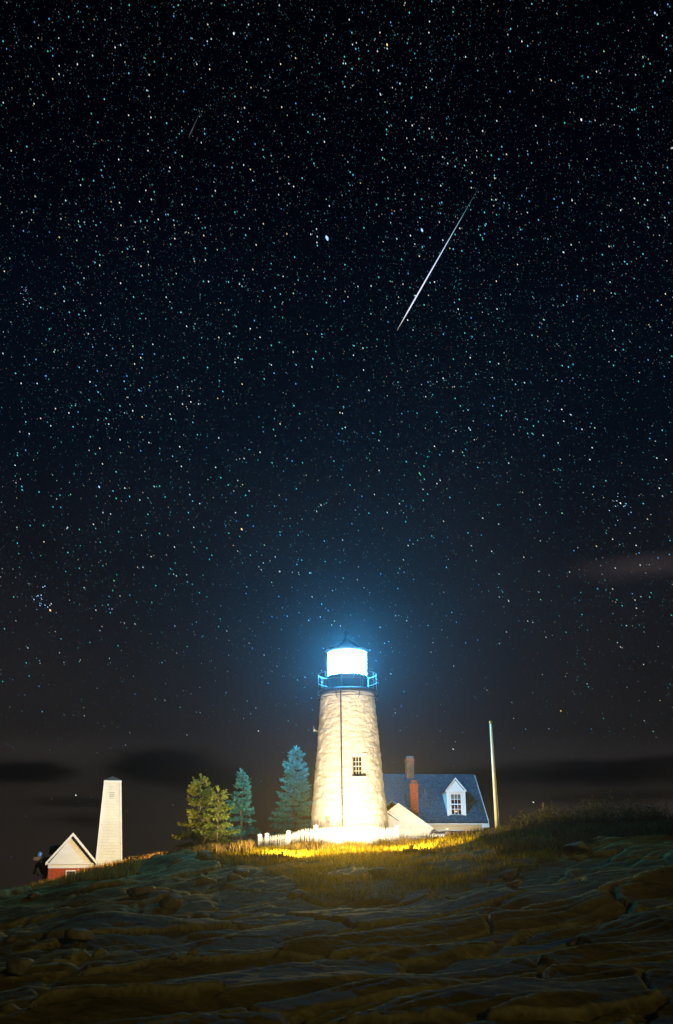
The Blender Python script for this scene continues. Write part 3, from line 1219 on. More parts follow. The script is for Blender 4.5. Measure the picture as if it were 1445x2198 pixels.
    # skylight
    xs0 = (873 - 1018) * sx / cos(th) - .35
    y0, y1 = -1.85, -1.20
    z0, z1 = RZ + y0 * tan_, RZ + y1 * tan_
    nrm = Vector((0, -tan_, 1)).normalized() * .10
    b = MB()
    P = [Vector((xs0 - .30, y0, z0)), Vector((xs0 + .30, y0, z0)), Vector((xs0 + .30, y1, z1)), Vector((xs0 - .30, y1, z1))]
    b.hexa(P + [q + nrm for q in P])
    sk = b.build('skylight', M['iron'], root)
    b = MB()
    P2 = [P[3] + nrm * .2, P[2] + nrm * .2, P[2] + nrm * 1.3 + Vector((0, .03, .03)), P[3] + nrm * 1.3 + Vector((0, .03, .03))]
    b.hexa([P2[0], P2[1], P2[1] + Vector((0, .06, .05)), P2[0] + Vector((0, .06, .05)), P2[3], P2[2], P2[2] + Vector((0, .06, .05)), P2[3] + Vector((0, .06, .05))])
    b.build('skylight_flashing', M['rail'], sk)
    xv = (905 - 1018) * sx / cos(th) - .35
    zv = RZ - 1.9 * tan_
    b = MB()
    b.tube([(xv + .02, -1.85, zv - .1), (xv, -1.85, zv + .75), (xv - .03, -1.8, zv + 1.25)], [.035, .035, .05], 8)
    b.tube([(xv + .10, -1.95, zv - .1), (xv + .14, -1.9, zv + .55)], .025, 6)
    b.build('vent_pipe', M['oldwood'], root)
    return root


keepers_house()


# ------------------------------------------------------------------ white oil-house wing beside the tower
def wing():
    Yw = 70.6
    ap = at(855, 1725, Yw)
    er = at(938, 1785, Yw)
    G = 4.7
    root = empty('gabled_wing', (ap[0], Yw, G))
    tag(root, 'low white gabled work room beside the tower base, brightly floodlit', 'outbuilding')
    az, ez = ap[2] - G, er[2] - G
    hw = er[0] - ap[0]
    D = 3.6
    b = MB()
    b.add([(-hw + .1, 0, 0), (hw - .1, 0, 0), (hw - .1, 0, ez - .02), (0, 0, az - .09), (-hw + .1, 0, ez - .02),
           (-hw + .1, D, 0), (hw - .1, D, 0), (hw - .1, D, ez - .02), (0, D, az - .09), (-hw + .1, D, ez - .02)],
          [(0, 1, 2, 3, 4), (9, 8, 7, 6, 5), (1, 6, 7, 2), (0, 4, 9, 5)])
    b.build('wall', M['white'], root)
    b = MB()
    clap_wall(b, -hw + .1, hw - .1, -.003, 0, ez - .03, .11)
    clap_wall(b, -hw + .1, hw - .1, -.003, ez - .03, az - .13, .11, gable=(0, az - .1))
    tag(b.build('clapboards', M['white'], root), kind='stuff')
    b = MB()
    for s in (-1, 1):
        b.hexa([(s * hw, -.14, ez - .06), (s * hw, D + .1, ez - .06), (0, D + .1, az - .06), (0, -.14, az - .06),
                (s * hw, -.14, ez + .02), (s * hw, D + .1, ez + .02), (0, D + .1, az + .02), (0, -.14, az + .02)])
    rf = b.build('roof', M['shingle'], root)
    b = MB()
    for s in (-1, 1):
        b.hexa([(s * (hw + .02), -.19, ez - .14), (s * (hw + .02), -.141, ez - .14), (0, -.141, az - .14), (0, -.19, az - .14),
                (s * (hw + .02), -.19, ez + .01), (s * (hw + .02), -.141, ez + .01), (0, -.141, az + .03), (0, -.19, az + .03)])
    b.build('rake_board', M['clap'], rf)
    # chimney of the wing
    xc = at(889, 1700, 73)[0] - ap[0]
    zt = at(889, 1677, 73)[2] - G
    brick_stack('chimney', .47, .47, .9, zt, root, (xc, 73 - Yw, 0))
    # small door hood between the tower and the wing
    b = MB()
    p = at(838, 1746, 69.6)
    q = at(856, 1759, 69.6)
    dx0, dx1 = p[0] - ap[0] - .5, q[0] - ap[0]
    z0, z1 = p[2] - G + .35, q[2] - G
    b.hexa([(dx0, -1.1, z0 - .05), (dx1, -1.1, z1 - .05), (dx1, -.2, z1 - .05), (dx0, -.2, z0 - .05),
            (dx0, -1.1, z0 + .03), (dx1, -1.1, z1 + .03), (dx1, -.2, z1 + .03), (dx0, -.2, z0 + .03)])
    b.build('door_hood', M['white'], root)
    # cross gable behind
    g = at(841, 1719, 74)
    gx, gzz = g[0] - ap[0], g[2] - G
    b = MB()
    for s in (-1, 1):
        b.hexa([(gx + s * 1.0, 3.2, gzz - .72), (gx + s * 1.0, 6, gzz - .72), (gx, 6, gzz - .08), (gx, 3.2, gzz - .08),
                (gx + s * 1.0, 3.2, gzz - .60), (gx + s * 1.0, 6, gzz - .60), (gx, 6, gzz + .03), (gx, 3.2, gzz + .03)])
    b.build('cross_gable_roof', M['clap'], root)
    b = MB()
    b.add([(gx - .9, 3.5, 0), (gx + .9, 3.5, 0), (gx + .9, 3.5, gzz - .70), (gx, 3.5, gzz - .12), (gx - .9, 3.5, gzz - .70)], [(0, 1, 2, 3, 4)])
    b.build('cross_gable_wall', M['dark_roof'], root)
    return root


wing()


# ------------------------------------------------------------------ bell house, bell and bell tower
def bell_house():
    Yb = 78.0
    ap = at(160, 1789, Yb)
    el = at(101, 1851, Yb)
    er = at(208, 1853, Yb)
    hw = (er[0] - el[0]) / 2
    cx_ = (er[0] + el[0]) / 2
    G = gz(cx_, Yb) - .5
    root = empty('bell_house', (cx_, Yb, G), radians(8))
    tag(root, 'small red brick bell house with white clapboard gable beside the bell tower', 'outbuilding')
    az, ez = ap[2] - G, (el[2] + er[2]) / 2 - G
    D = 3.4
    ww = hw - .16
    b = MB()
    b.box(-ww, ww, 0, D, 0, ez - .30)
    b.build('wall', M['redwall'], root)
    # brick courses on the front and side
    b = MB()
    z, k = 0.0, 0
    while z < ez - .42:
        for (ya, yb, xa, xb, front) in ((0, 0, -ww, ww, True), (0, D, 0, 0, False)):
            Lh = (xb - xa) if front else (yb - ya)
            n = int(Lh / .23)
            for i in range(n + 1):
                a0 = (i - (.5 if k % 2 else 0)) * Lh / n
                a1 = min(a0 + Lh / n - .018, Lh)
                a0 = max(a0, 0)
                if a1 - a0 < .03:
                    continue
                e = random.uniform(.004, .014)
                if front:
                    b.box(xa + a0, xa + a1, -e, .02, z, z + .062)
                else:
                    b.box(-ww - e, -ww + .02, ya + a0, ya + a1, z, z + .062)
        z += .078
        k += 1
    tag(b.build('bricks', M['redwall'], root), kind='stuff')
    b = MB()
    b.box(-ww - .04, ww + .04, -.05, D + .05, ez - .33, ez - .02)
    b.build('frieze_board', M['clap'], root, bevel=.01)
    b = MB()
    b.add([(-ww, -.001, ez - .021), (ww, -.001, ez - .021), (0, -.001, az - .15)], [(0, 1, 2)])
    b.build('gable_wall', M['clap'], root)
    zz = ez
    i = 0
    apz = az - .22
    while zz < apz - .05:
        z2 = min(zz + .105, apz)
        f0, f1 = 1 - (zz - ez) / (apz - ez + .12), 1 - (z2 - ez) / (apz - ez + .12)
        b = MB()
        w0, w1 = (ww - .02) * f0, (ww - .02) * f1
        b.add([(-w0, -.034, zz), (w0, -.034, zz), (w1, -.008, z2), (-w1, -.008, z2), (-w0, -.003, zz), (w0, -.003, zz)], [(0, 1, 2, 3), (4, 5, 1, 0)])
        b.build('clapboard', M['clap'], root)
        zz = z2
        i += 1
    b = MB()
    for s in (-1, 1):
        b.hexa([(s * hw, -.30, ez - .06), (s * hw, D + .2, ez - .06), (0, D + .2, az - .06), (0, -.30, az - .06),
                (s * hw, -.30, ez + .03), (s * hw, D + .2, ez + .03), (0, D + .2, az + .03), (0, -.30, az + .03)])
    rf = b.build('roof', M['dark_roof'], root)
    for s in (-1, 1):
        b = MB()
        b.hexa([(s * (hw + .02), -.35, ez - .17), (s * (hw + .02), -.301, ez - .17), (0, -.301, az - .17), (0, -.35, az - .17),
                (s * (hw + .02), -.35, ez + .02), (s * (hw + .02), -.301, ez + .02), (0, -.301, az + .04), (0, -.35, az + .04)])
        b.build('rake_board', M['clap'], rf)
    b = MB()
    b.box(-hw - .02, hw + .02, -.14, -.052, ez - .10, ez - .015)
    b.build('cornice', M['clap'], root)
    # small window with white frame
    w0 = at(141, 1875, Yb)[0] - cx_
    w1 = at(163, 1875, Yb)[0] - cx_
    zt = at(150, 1868, Yb)[2] - G
    b = MB()
    for (a, c, d, e) in ((w0, w0 + .07, zt - .7, zt), (w1 - .07, w1, zt - .7, zt), (w0 + .07, w1 - .07, zt - .07, zt), (w0 + .07, w1 - .07, zt - .7, zt - .63)):
        b.box(a, c, -.06, -.002, d, e)
    wn = b.build('window', M['clap'], root)
    b = MB()
    b.box(w0 + .07, w1 - .07, -.03, -.016, zt - .63, zt - .07)
    b.build('pane', M['iron'], wn)
    # dark canopy and braced bracket on the seaward flank
    xl = -hw
    b = MB()
    zc = at(112, 1815, Yb + 1)[2] - G
    b.box(xl + .05, xl + .85, .8, 1.9, zc - .55, zc)
    b.build('canopy', M['dark_roof'], root, bevel=.02)
    b = MB()
    zq = at(90, 1839, Yb)[2] - G
    b.box(xl - .88, xl + .35, .55, .75, zq - .22, zq)
    b.build('bell_beam', M['oldwood'], root, bevel=.01)
    b = MB()
    p1 = at(106, 1892, Yb)
    b.hexa([(-ww - .30, .5, 0), (-ww - .02, .5, 0), (-ww - .02, .7, 0), (-ww - .30, .7, 0),
            (-ww - .48, .5, zq - .22), (-ww - .16, .5, zq - .22), (-ww - .16, .7, zq - .22), (-ww - .48, .7, zq - .22)])
    b.build('brace', M['oldwood'], root, bevel=.01)
    # the bell itself hangs from the beam
    bx = cx_ + xl - .66
    bl = empty('fog_bell', (bx, Yb + .65, G + zq - .22))
    tag(bl, 'dark bronze fog bell hanging from a beam at the bell house eaves', 'bell')
    b = MB()
    b.lathe([(.40, -.82), (.37, -.80), (.30, -.62), (.26, -.42), (.24, -.24), (.18, -.14), (.05, -.11)], 28)
    b.build('bell_body', M['bronze'], bl, smooth=True)
    b = MB()
    b.tube([(0, 0, -.12), (0, 0, .02)], .05, 8)
    b.build('hanger', M['bronze'], bl)
    b = MB()
    b.tube([(0, 0, -.3), (0, 0, -.80)], .02, 6)
    b.lathe([(.02, -.92), (.06, -.88), (.06, -.83), (.02, -.79)], 10)
    b.build('clapper', M['bronze'], bl)
    # striker housing on top of the beam
    b = MB()
    b.lathe([(.16, .22), (.19, .26), (.19, .40), (.12, .52), (.03, .56)], 16)
    b.build('striker_housing', plain('blue_lit_grey', (.10, .20, .42), .4, .15), bl, smooth=True)  # blue light on this part is put into its colour


def bell_tower():
    Yb = 80.0
    c0 = at(233, 1856, Yb)
    c1 = at(241, 1678, Yb)
    sc = (at(300, 1800, Yb)[0] - at(200, 1800, Yb)[0]) / 100
    G = gz(c0[0], Yb) - .4
    root = empty('bell_tower', (c0[0], Yb, G), radians(12))
    tag(root, 'tall tapering white shingled bell tower with small pyramid cap', 'tower')
    H = c1[2] - G
    hb, ht = 25.5 * sc, 15.8 * sc
    hb = hb + (hb - ht) * (c0[2] - G) / (c1[2] - c0[2])
    b = MB()
    b.hexa([(-hb, -hb, 0), (hb, -hb, 0), (hb, hb, 0), (-hb, hb, 0), (-ht, -ht, H), (ht, -ht, H), (ht, ht, H), (-ht, ht, H)])
    body = b.build('body', M['wshingle'], root)
    for s in range(4):
        a = s * pi / 2
        R = Matrix.Rotation(a, 3, 'Z')
        b = MB()
        z = 0.0
        k = 0
        while z < H - .02:
            e = min(.19, H - z)
            h0 = hb + (ht - hb) * z / H
            h1 = hb + (ht - hb) * (z + e) / H
            n = 9
            x = -h0 - random.uniform(0, .1)
            while x < h0:
                w = random.uniform(.22, .45)
                a0, a1 = max(x, -h0), min(x + w - .007, h0)
                if a1 - a0 > .015:
                    t = random.uniform(.035, .050)
                    d = random.uniform(-.012, .012) if k else 0
                    q = [(a0, -h0 - t, z + d), (a1, -h0 - t, z + d), (a1 * h1 / h0, -h1 - .003, z + e), (a0 * h1 / h0, -h1 - .003, z + e), (a0, -h0, z + d), (a1, -h0, z + d)]
                    b.add([R @ Vector(p) for p in q], [(0, 1, 2, 3), (4, 5, 1, 0), (4, 0, 3), (1, 5, 2)])
                x += w
            z += .19
            k += 1
        tag(b.build('wall_shingles', M['wshingle'], body), kind='stuff')
    for sx_ in (-1, 1):
        for sy_ in (-1, 1):
            b = MB()
            t = .05
            b.hexa([(sx_ * (hb + .03) + q[0], sy_ * (hb + .03) + q[1], 0) for q in ((-t, -t), (t, -t), (t, t), (-t, t))] +
                   [(sx_ * (ht + .03) + q[0], sy_ * (ht + .03) + q[1], H) for q in ((-t, -t), (t, -t), (t, t), (-t, t))])
            b.build('corner_board', M['clap'], root)
    b = MB()
    o = ht + .10
    b.box(-o, o, -o, o, H - .10, H + .03)
    b.build('cap_moulding', M['clap'], root, bevel=.015)
    b = MB()
    o = ht + .12
    b.add([(-o, -o, H + .031), (o, -o, H + .031), (o, o, H + .031), (-o, o, H + .031), (0, 0, H + .36)], [(0, 1, 4), (1, 2, 4), (2, 3, 4), (3, 0, 4), (3, 2, 1, 0)])
    b.build('pyramid_cap', M['cap_roof'], root)
    # louvre near the top of the front face
    zl = H - .95
    hl = hb + (ht - hb) * zl / H
    for i in range(4):
        b = MB()
        b.box(-.16, .16, -hl - .045 - .004 * i, -hl - .0, zl - .2 + i * .12, zl - .14 + i * .12)
        b.build('louvre_slat', plain('grey_louvre', (.42, .42, .38), .8, .1), root)


bell_house()
bell_tower()


# ------------------------------------------------------------------ picket fence
def fence():
    pts = [(-4.35, 65.3), (-1.9, 63.6), (.45, 62.6), (3.0, 63.9), (5.85, 66.1)]
    G0 = gz(*pts[2])
    root = empty('picket_fence', (pts[2][0], pts[2][1], G0))
    tag(root, 'white picket fence around the lighthouse base, blazing in the floodlight', 'fence')
    # target height of the picket tips along the run, surveyed
    tipx = [-4.35, -2.6, -1.9, .45, 3.0, 5.85]
    tips = [at(560, 1796, 65.3)[2], at(620, 1788, 64.1)[2], at(675, 1778, 63.6)[2], at(745, 1773, 62.6)[2], at(838, 1777, 63.9)[2], at(945, 1792, 66.1)[2]]

    def tip(x):
        return float(np.interp(x, tipx, tips))
    Hh = 1.22
    b = MB()
    w, t = .042, .011
    b.add([(-w, -t, 0), (w, -t, 0), (w, -t, Hh - .09), (0, -t, Hh), (-w, -t, Hh - .09), (-w, t, 0), (w, t, 0), (w, t, Hh - .09), (0, t, Hh), (-w, t, Hh - .09)],
          [(0, 1, 2, 3, 4), (9, 8, 7, 6, 5), (0, 5, 6, 1), (1, 6, 7, 2), (2, 7, 8, 3), (3, 8, 9, 4), (4, 9, 5, 0)])
    pk = bpy.data.meshes.new('picket')
    pk.from_pydata(b.v, [], b.f)
    pk.materials.append(M['picket'])
    for i in range(len(pts) - 1):
        a, c = Vector((*pts[i], 0)), Vector((*pts[i + 1], 0))
        d = c - a
        L = d.length
        ang = math.atan2(d.y, d.x)
        n = int(L / .135)
        for k in range(n):
            p = a + d * ((k + .5) / n)
            z = tip(p.x) - Hh + random.uniform(-.018, .018)
            share('picket', pk, root, (p.x - pts[2][0], p.y - pts[2][1], z - G0), (random.uniform(-.015, .015), random.uniform(-.015, .015), ang))
        nrm = Vector((-d.y, d.x, 0)).normalized() * .05
        for hz in (.28, .92):
            b = MB()
            q0, q1 = a + nrm, c + nrm
            z0, z1 = tip(a.x) - Hh + hz - G0, tip(c.x) - Hh + hz - G0
            o = Vector((pts[2][0], pts[2][1], 0))
            q0, q1 = q0 - o, q1 - o
            n2 = nrm * .7
            b.hexa([(q0.x - n2.x, q0.y - n2.y, z0), (q1.x - n2.x, q1.y - n2.y, z1), (q1.x + n2.x, q1.y + n2.y, z1), (q0.x + n2.x, q0.y + n2.y, z0),
                    (q0.x - n2.x, q0.y - n2.y, z0 + .08), (q1.x - n2.x, q1.y - n2.y, z1 + .08), (q1.x + n2.x, q1.y + n2.y, z1 + .08), (q0.x + n2.x, q0.y + n2.y, z0 + .08)])
            b.build('rail', M['picket'], root)
    for x, pyx in ((-4.35, 0), (-3.95, 0), (-2.75, 0), (-1.28, 0), (.45, 0), (3.0, 0), (5.85, 0)):
        y = float(np.interp(x, [p[0] for p in pts], [p[1] for p in pts]))
        b = MB()
        zz = tip(x) + .06 - G0
        r = .095
        b.box(-r, r, -r, r, -.6, zz)
        b.box(-r - .025, r + .025, -r - .025, r + .025, zz + .002, zz + .05)
        b.add([(-r, -r, zz + .052), (r, -r, zz + .052), (r, r, zz + .052), (-r, r, zz + .052), (0, 0, zz + .12)], [(0, 1, 4), (1, 2, 4), (2, 3, 4), (3, 0, 4)])
        o = b.build('post', M['picket'], root)
        o.location = (x - pts[2][0], y - pts[2][1], 0)


fence()


# ------------------------------------------------------------------ flagpole, old post, cellar hatch, marker stake
def flagpole():
    b0 = at(1067, 1788, 69)
    t0 = at(1053, 1553, 69)
    g = gz(b0[0], 69) - .1
    root = empty('flagpole', (b0[0], 69, g))
    tag(root, 'tall bare white flagpole with gold tip right of the house', 'flagpole')
    dx = t0[0] - b0[0]
    H = t0[2] - g
    b = MB()
    b.tube([(0, 0, 0), (dx * .45, 0, H * .5), (dx, 0, H)], [.095, .08, .055], 14)
    b.build('shaft', M['pole'], root, smooth=True)
    b = MB()
    b.lathe([(.05, H - .02), (.09, H + .03), (.095, H + .09), (.06, H + .15), (.015, H + .18)], 14, cx=dx)
    b.build('truck', M['gold'], root, smooth=True)
    b = MB()
    b.tube([(.15, -.02, .9), (dx * .5 + .12, -.02, H * .5), (dx + .07, 0, H - .05)], .008, 5)
    b.build('halyard', M['clap'], root)
    b = MB()
    b.tube([(.10, -.05, 1.2), (.17, -.05, 1.2)], .02, 6)
    b.build('cleat', M['iron'], root)


def old_post():
    p = at(1169, 1760, 64)
    g = gz(p[0], 64) - .1
    t = at(1166, 1722, 64)
    root = empty('wooden_post', (p[0], 64, g))
    tag(root, 'thin weathered wooden post standing up out of the dark brush', 'post')
    b = MB()
    H = t[2] - g
    b.tube([(0, 0, 0), (.01, 0, H * .6), (t[0] - p[0], 0, H)], [.07, .06, .055], 8)
    b.build('shaft', M['oldwood'], root)
    b = MB()
    b.tube([(t[0] - p[0], 0, H - .12), (.35, .2, H * .72), (.75, .4, .3)], .008, 5)
    b.build('guy_wire', M['rail'], root)


def cellar_hatch():
    a = at(960, 1783, 71.5)
    c = at(1008, 1793, 71.5)
    g = gz(a[0], 71.5)
    root = empty('cellar_hatch', (a[0], 71.5, g))
    tag(root, 'low grey sloping cellar hatch at the foot of the house wall', 'hatch')
    w = c[0] - a[0]
    z1 = a[2] - g
    b = MB()
    b.hexa([(-.1, -1.2, -.3), (w, -1.2, -.3), (w, .6, -.3), (-.1, .6, -.3), (-.1, -1.2, z1 - .45), (w, -1.2, z1 - .5), (w, .6, z1 - .03), (-.1, .6, z1)])
    b.build('base', M['greybox'], root, bevel=.02)
    n = 9
    for k in range(n):
        x0 = -.1 + (w + .1) * k / n
        x1 = -.1 + (w + .1) * (k + 1) / n - .02
        b = MB()
        b.hexa([(x0, -1.22, z1 - .47), (x1, -1.22, z1 - .47), (x1, .58, z1 - .01), (x0, .58, z1 - .01),
                (x0, -1.22, z1 - .43), (x1, -1.22, z1 - .43), (x1, .58, z1 + .03), (x0, .58, z1 + .03)])
        b.build('board', M['greybox'], root)
    # dark low shed roof in the corner by the wing
    p = at(940, 1787, 70.0)
    g2 = gz(p[0], 69.6)
    r2 = empty('lean_to', (p[0], 69.6, g2))
    tag(r2, 'low dark lean-to roof in the corner at the end of the white wing', 'lean-to')
    zz = p[2] - g2
    b = MB()
    b.hexa([(-.45, -.5, zz - .16), (.45, -.5, zz - .10), (.45, .5, zz - .02), (-.45, .5, zz - .1), (-.45, -.5, zz - .08), (.45, -.5, zz - .02), (.45, .5, zz + .08), (-.45, .5, zz)])
    b.build('roof', M['dark_roof'], r2)
    b = MB()
    b.box(-.4, .4, -.4, .4, -.4, zz - .17)
    b.build('wall', M['clap'], r2)
    b = MB()
    q = at(957, 1781, 69.6)
    qx, qz = q[0] - p[0], q[2] - g2
    b.hexa([(qx - .16, -.1, qz - .22), (qx + .12, -.1, qz - .22), (qx + .12, .1, qz - .22), (qx - .16, .1, qz - .22), (qx - .02, -.1, qz + .02), (qx + .14, -.1, qz + .12), (qx + .14, .1, qz + .12), (qx - .02, .1, qz + .02)])
    b.build('gutter_elbow', M['white'], r2)


def stake():
    p = at(493, 1833, 63)
    g = gz(p[0], 63)
    root = empty('marker_stake', (p[0], 63, g - .1))
    tag(root, 'small white marker stake in the grass below the spruce trees', 'stake')
    b = MB()
    H = p[2] - g + .35
    b.hexa([(-.07, -.03, 0), (.07, -.03, 0), (.07, .03, 0), (-.07, .03, 0), (-.06, -.03, H), (.06, -.03, H), (.06, .03, H), (-.06, .03, H)])
    b.build('board', M['white'], root, bevel=.006)
    b = MB()
    b.add([(-.062, -.035, H + .001), (.062, -.035, H + .001), (.062, .035, H + .001), (-.062, .035, H + .001), (0, -.03, H + .08), (0, .03, H + .08)], [(0, 1, 4), (2, 3, 5), (1, 2, 5, 4), (3, 0, 4, 5)])
    b.build('pointed_top', M['white'], root)


flagpole()
old_post()
cellar_hatch()
stake()


# ------------------------------------------------------------------ floodlights
def floodlight(x, y, target, power, label, color=(1.0, .78, .47), size=155, lift=.24, group=None):
    g = gz(x, y)
    root = empty('floodlight', (x, y, g))
    tag(root, label, 'floodlight', group)
    d = (Vector(target) - Vector((x, y, g + lift))).normalized()
    q = d.to_track_quat('Y', 'Z').to_matrix()
    b = MB()
    b.tube([(0, 0, -.15), (0, 0, lift - .10)], .03, 8)
    b.build('stake', M['fixture'], root)
    c = Vector((0, 0, lift))

    def T(p):
        return c + q @ Vector(p)
    b = MB()
    b.hexa([T(p) for p in ((-.06, -.10, -.04), (.06, -.10, -.04), (.09, 0, -.065), (-.09, 0, -.065), (-.06, -.10, .04), (.06, -.10, .04), (.09, 0, .065), (-.09, 0, .065))])
    b.build('housing', M['fixture'], root, bevel=.008)
    b = MB()
    b.add([T(p) for p in ((-.08, .006, -.055), (.08, .006, -.055), (.08, .006, .055), (-.08, .006, .055))], [(0, 1, 2, 3)])
    b.build('lens', emit('floodlight_lens', color, 12.0), root)
    ld = bpy.data.lights.new('bulb', 'SPOT')
    ld.energy = power
    ld.color = color
    ld.spot_size = radians(size)
    ld.spot_blend = .5
    ld.shadow_soft_size = .10
    lo = bpy.data.objects.new('bulb', ld)
    COL.objects.link(lo)
    lo.parent = root
    lo.location = c + d * .14
    lo.rotation_euler = d.to_track_quat('-Z', 'Y').to_euler()
    return root


floodlight(-2.7, 56.2, (.2, 68, 9.5), FLOOD, 'black ground floodlight in the grass aimed at the tower, nearer the spruces')
floodlight(3.3, 55.6, (2.6, 69, 7.5), FLOOD * .85, 'black ground floodlight in the grass aimed at the tower, nearer the flagpole')
floodlight(-8.3, 68.6, (-16.4, 77, 4.3), 9000, 'black floodlight on a pole behind the broad spruce aimed at the bell house', color=(1.0, .74, .38), size=95, lift=2.3)
floodlight(-1.0, 64.0, (-.3, 66.5, 6.6), 230, 'small added fill uplight inside the fence at the tower foot, nearer the spruces', color=(1.0, .80, .58), size=140, lift=.25)  # added fill that clears the fence's shadow band off the tower base
floodlight(2.1, 64.4, (1.6, 66.5, 6.6), 230, 'small added fill uplight inside the fence at the tower foot, nearer the house', color=(1.0, .80, .58), size=140, lift=.25)  # second added fill for the tower base
floodlight(4.7, 67.4, (4.8, 70.6, 6.4), 520, 'small added fill uplight inside the fence below the white work room', color=(1.0, .84, .64), size=150, lift=.25)  # added to brighten the shaded front of the work room


floodlight(7.4, 73.9, (7.8, 77.2, 6.3), 300, 'small uplight at the foot of the keeper\'s house wall', color=(1.0, .80, .52), size=150, lift=.25)  # added to lift the dark wall under the eaves


def post_fill_lamp():
    """added amber fill lamp on the middle fence post, warming the slope"""
    x, y = .45, 62.6
    z = at(745, 1773, 62.6)[2] + .19
    root = empty('post_fill_lamp', (x, y, z))
    tag(root, 'small added amber fill lamp on top of the middle picket fence post', 'lamp')
    b = MB()
    b.lathe([(.05, -.02), (.09, 0), (.09, .03), (.05, .05)], 12)
    b.build('lamp_base', M['picket'], root)
    b = MB()
    b.lathe([(.05, .05), (.075, .07), (.085, .15), (.06, .19)], 12)
    b.build('lamp_globe', emit('amber_globe', (1.0, .62, .12), 8.0), root)
    b = MB()
    b.lathe([(.11, .19), (.11, .205), (.03, .27)], 12)
    b.build('lamp_cap', M['picket'], root)
    ld = bpy.data.lights.new('amber_fill', 'SPOT')
    ld.energy = 12000  # added amber source for the glow on the slope
    ld.color = (1.0, .62, .05)
    ld.spot_size = radians(90)
    ld.spot_blend = 1.0
    ld.shadow_soft_size = .06
    lo = bpy.data.objects.new('amber_fill', ld)
    COL.objects.link(lo)
    lo.parent = root
    lo.location = (0, -.16, .12)
    lo.rotation_euler = Vector((0, -1, -.08)).to_track_quat('-Z', 'Y').to_euler()


post_fill_lamp()


# ------------------------------------------------------------------ conifers
def conifer(x, y, ztop, rbase, seed, label, mats, zbot=None, whorl=.30, bare=.10, droop=.25, dens=1.0, spray=.20, power=.85, lean=0.0):
    rg = np.random.default_rng(seed)
    g = gz(x, y) - .1
    H = ztop - g
    root = empty('spruce_tree', (x, y, g))
    tag(root, label, 'tree', 'conifers beside the lighthouse')
    tk = MB()
    npt = 9
    wob = rg.normal(0, .03, (npt, 2))
    tp = [(lean * (k / (npt - 1)) ** 2 + wob[k, 0] * (k > 0), wob[k, 1] * (k > 0), H * k / (npt - 1)) for k in range(npt)]
    tr = [.085 * H / 5 * (1 - k / (npt - 1)) ** .8 + .008 for k in range(npt)]
    tk.tube(tp, tr, 8)
    V, F = [], []

    def trunk_at(z):
        f = z / H * (npt - 1)
        i = min(int(f), npt - 2)
        a, c = np.array(tp[i]), np.array(tp[i + 1])
        return a + (c - a) * (f - i)
    z = H * bare
    br = []
    while z < H * .985:
        f = (z - H * bare) / (H * (1 - bare))
        n = int(round(rg.integers(4, 7) * (1 - .25 * f)))
        a0 = rg.random() * 6.28
        for k in range(n):
            L = rbase * (1 - f) ** power * rg.uniform(.55, 1.18) + .06
            br.append((z + rg.normal(0, .05), a0 + k * 2 * pi / n + rg.normal(0, .25), L, f))
        z += whorl * (1 - .45 * f) * rg.uniform(.75, 1.25)
    for (z, a, L, f) in br:
        z = min(z, H * .985)
        p0 = trunk_at(z)
        rise = .55 * f - .10 + rg.normal(0, .08)
        dirv = np.array([cos(a), sin(a), 0])
        side = np.array([-sin(a), cos(a), 0])

        def bp(t):
            return p0 + dirv * L * t + np.array([0, 0, L * (rise * t - droop * (1 - f) * t * t + .20 * t ** 3)])
        tk.tube([tuple(bp(t)) for t in (0, .35, .7, .97)], [.016 * L + .008, .012 * L + .006, .007 * L + .004, .003], 4, cap=False)
        nt_ = max(4, int(L * 18 * dens))
        for i in range(nt_):
            t = .16 + .84 * (i + rg.random()) / nt_
            c = bp(t)
            for s in (-1, 1):
                tl = (.34 * L * (1 - t) + .12 + .05 * rg.random()) * rg.uniform(.6, 1.15)
                td = dirv * .75 + side * s * rg.uniform(.5, 1.1) + np.array([0, 0, rg.normal(.05, .14)])
                td /= np.linalg.norm(td)
                m_ = max(2, int(tl / .075))
                for j in range(m_):
                    q = c + td * tl * (j + rg.random()) / m_
                    nd = td + rg.normal(0, .38, 3)
                    nd /= np.linalg.norm(nd)
                    wv = np.cross(nd, rg.normal(0, 1, 3))
                    wv /= np.linalg.norm(wv) + 1e-6
                    l = spray * rg.uniform(.55, 1.1)
                    o = len(V)
                    V += [q, q + nd * l * .55 + wv * l * .16, q + nd * l, q + nd * l * .5 - wv * l * .16]
                    F.append((o, o + 1, o + 2, o + 3))
    # leading shoots
    for k in range(14):
        q = trunk_at(H * (.95 + .05 * rg.random()))
        nd = np.array([rg.normal(0, .25), rg.normal(0, .25), 1])
        o = len(V)
        V += [q, q + nd * .12 + np.array([.025, 0, 0]), q + nd * .26, q + nd * .12 - np.array([.025, 0, 0])]
        F.append((o, o + 1, o + 2, o + 3))
    tk.build('trunk', M['bark'], root, smooth=True)
    np_mesh('crown', np.array(V), np.array(F), mats, root, smooth=False)
    return root


def tree_at(px, ptop, Y, rbase, seed, label, mat, **kw):
    p = at(px, ptop, Y)
    return conifer(p[0], Y, p[2], rbase, seed, label, mat, **kw)


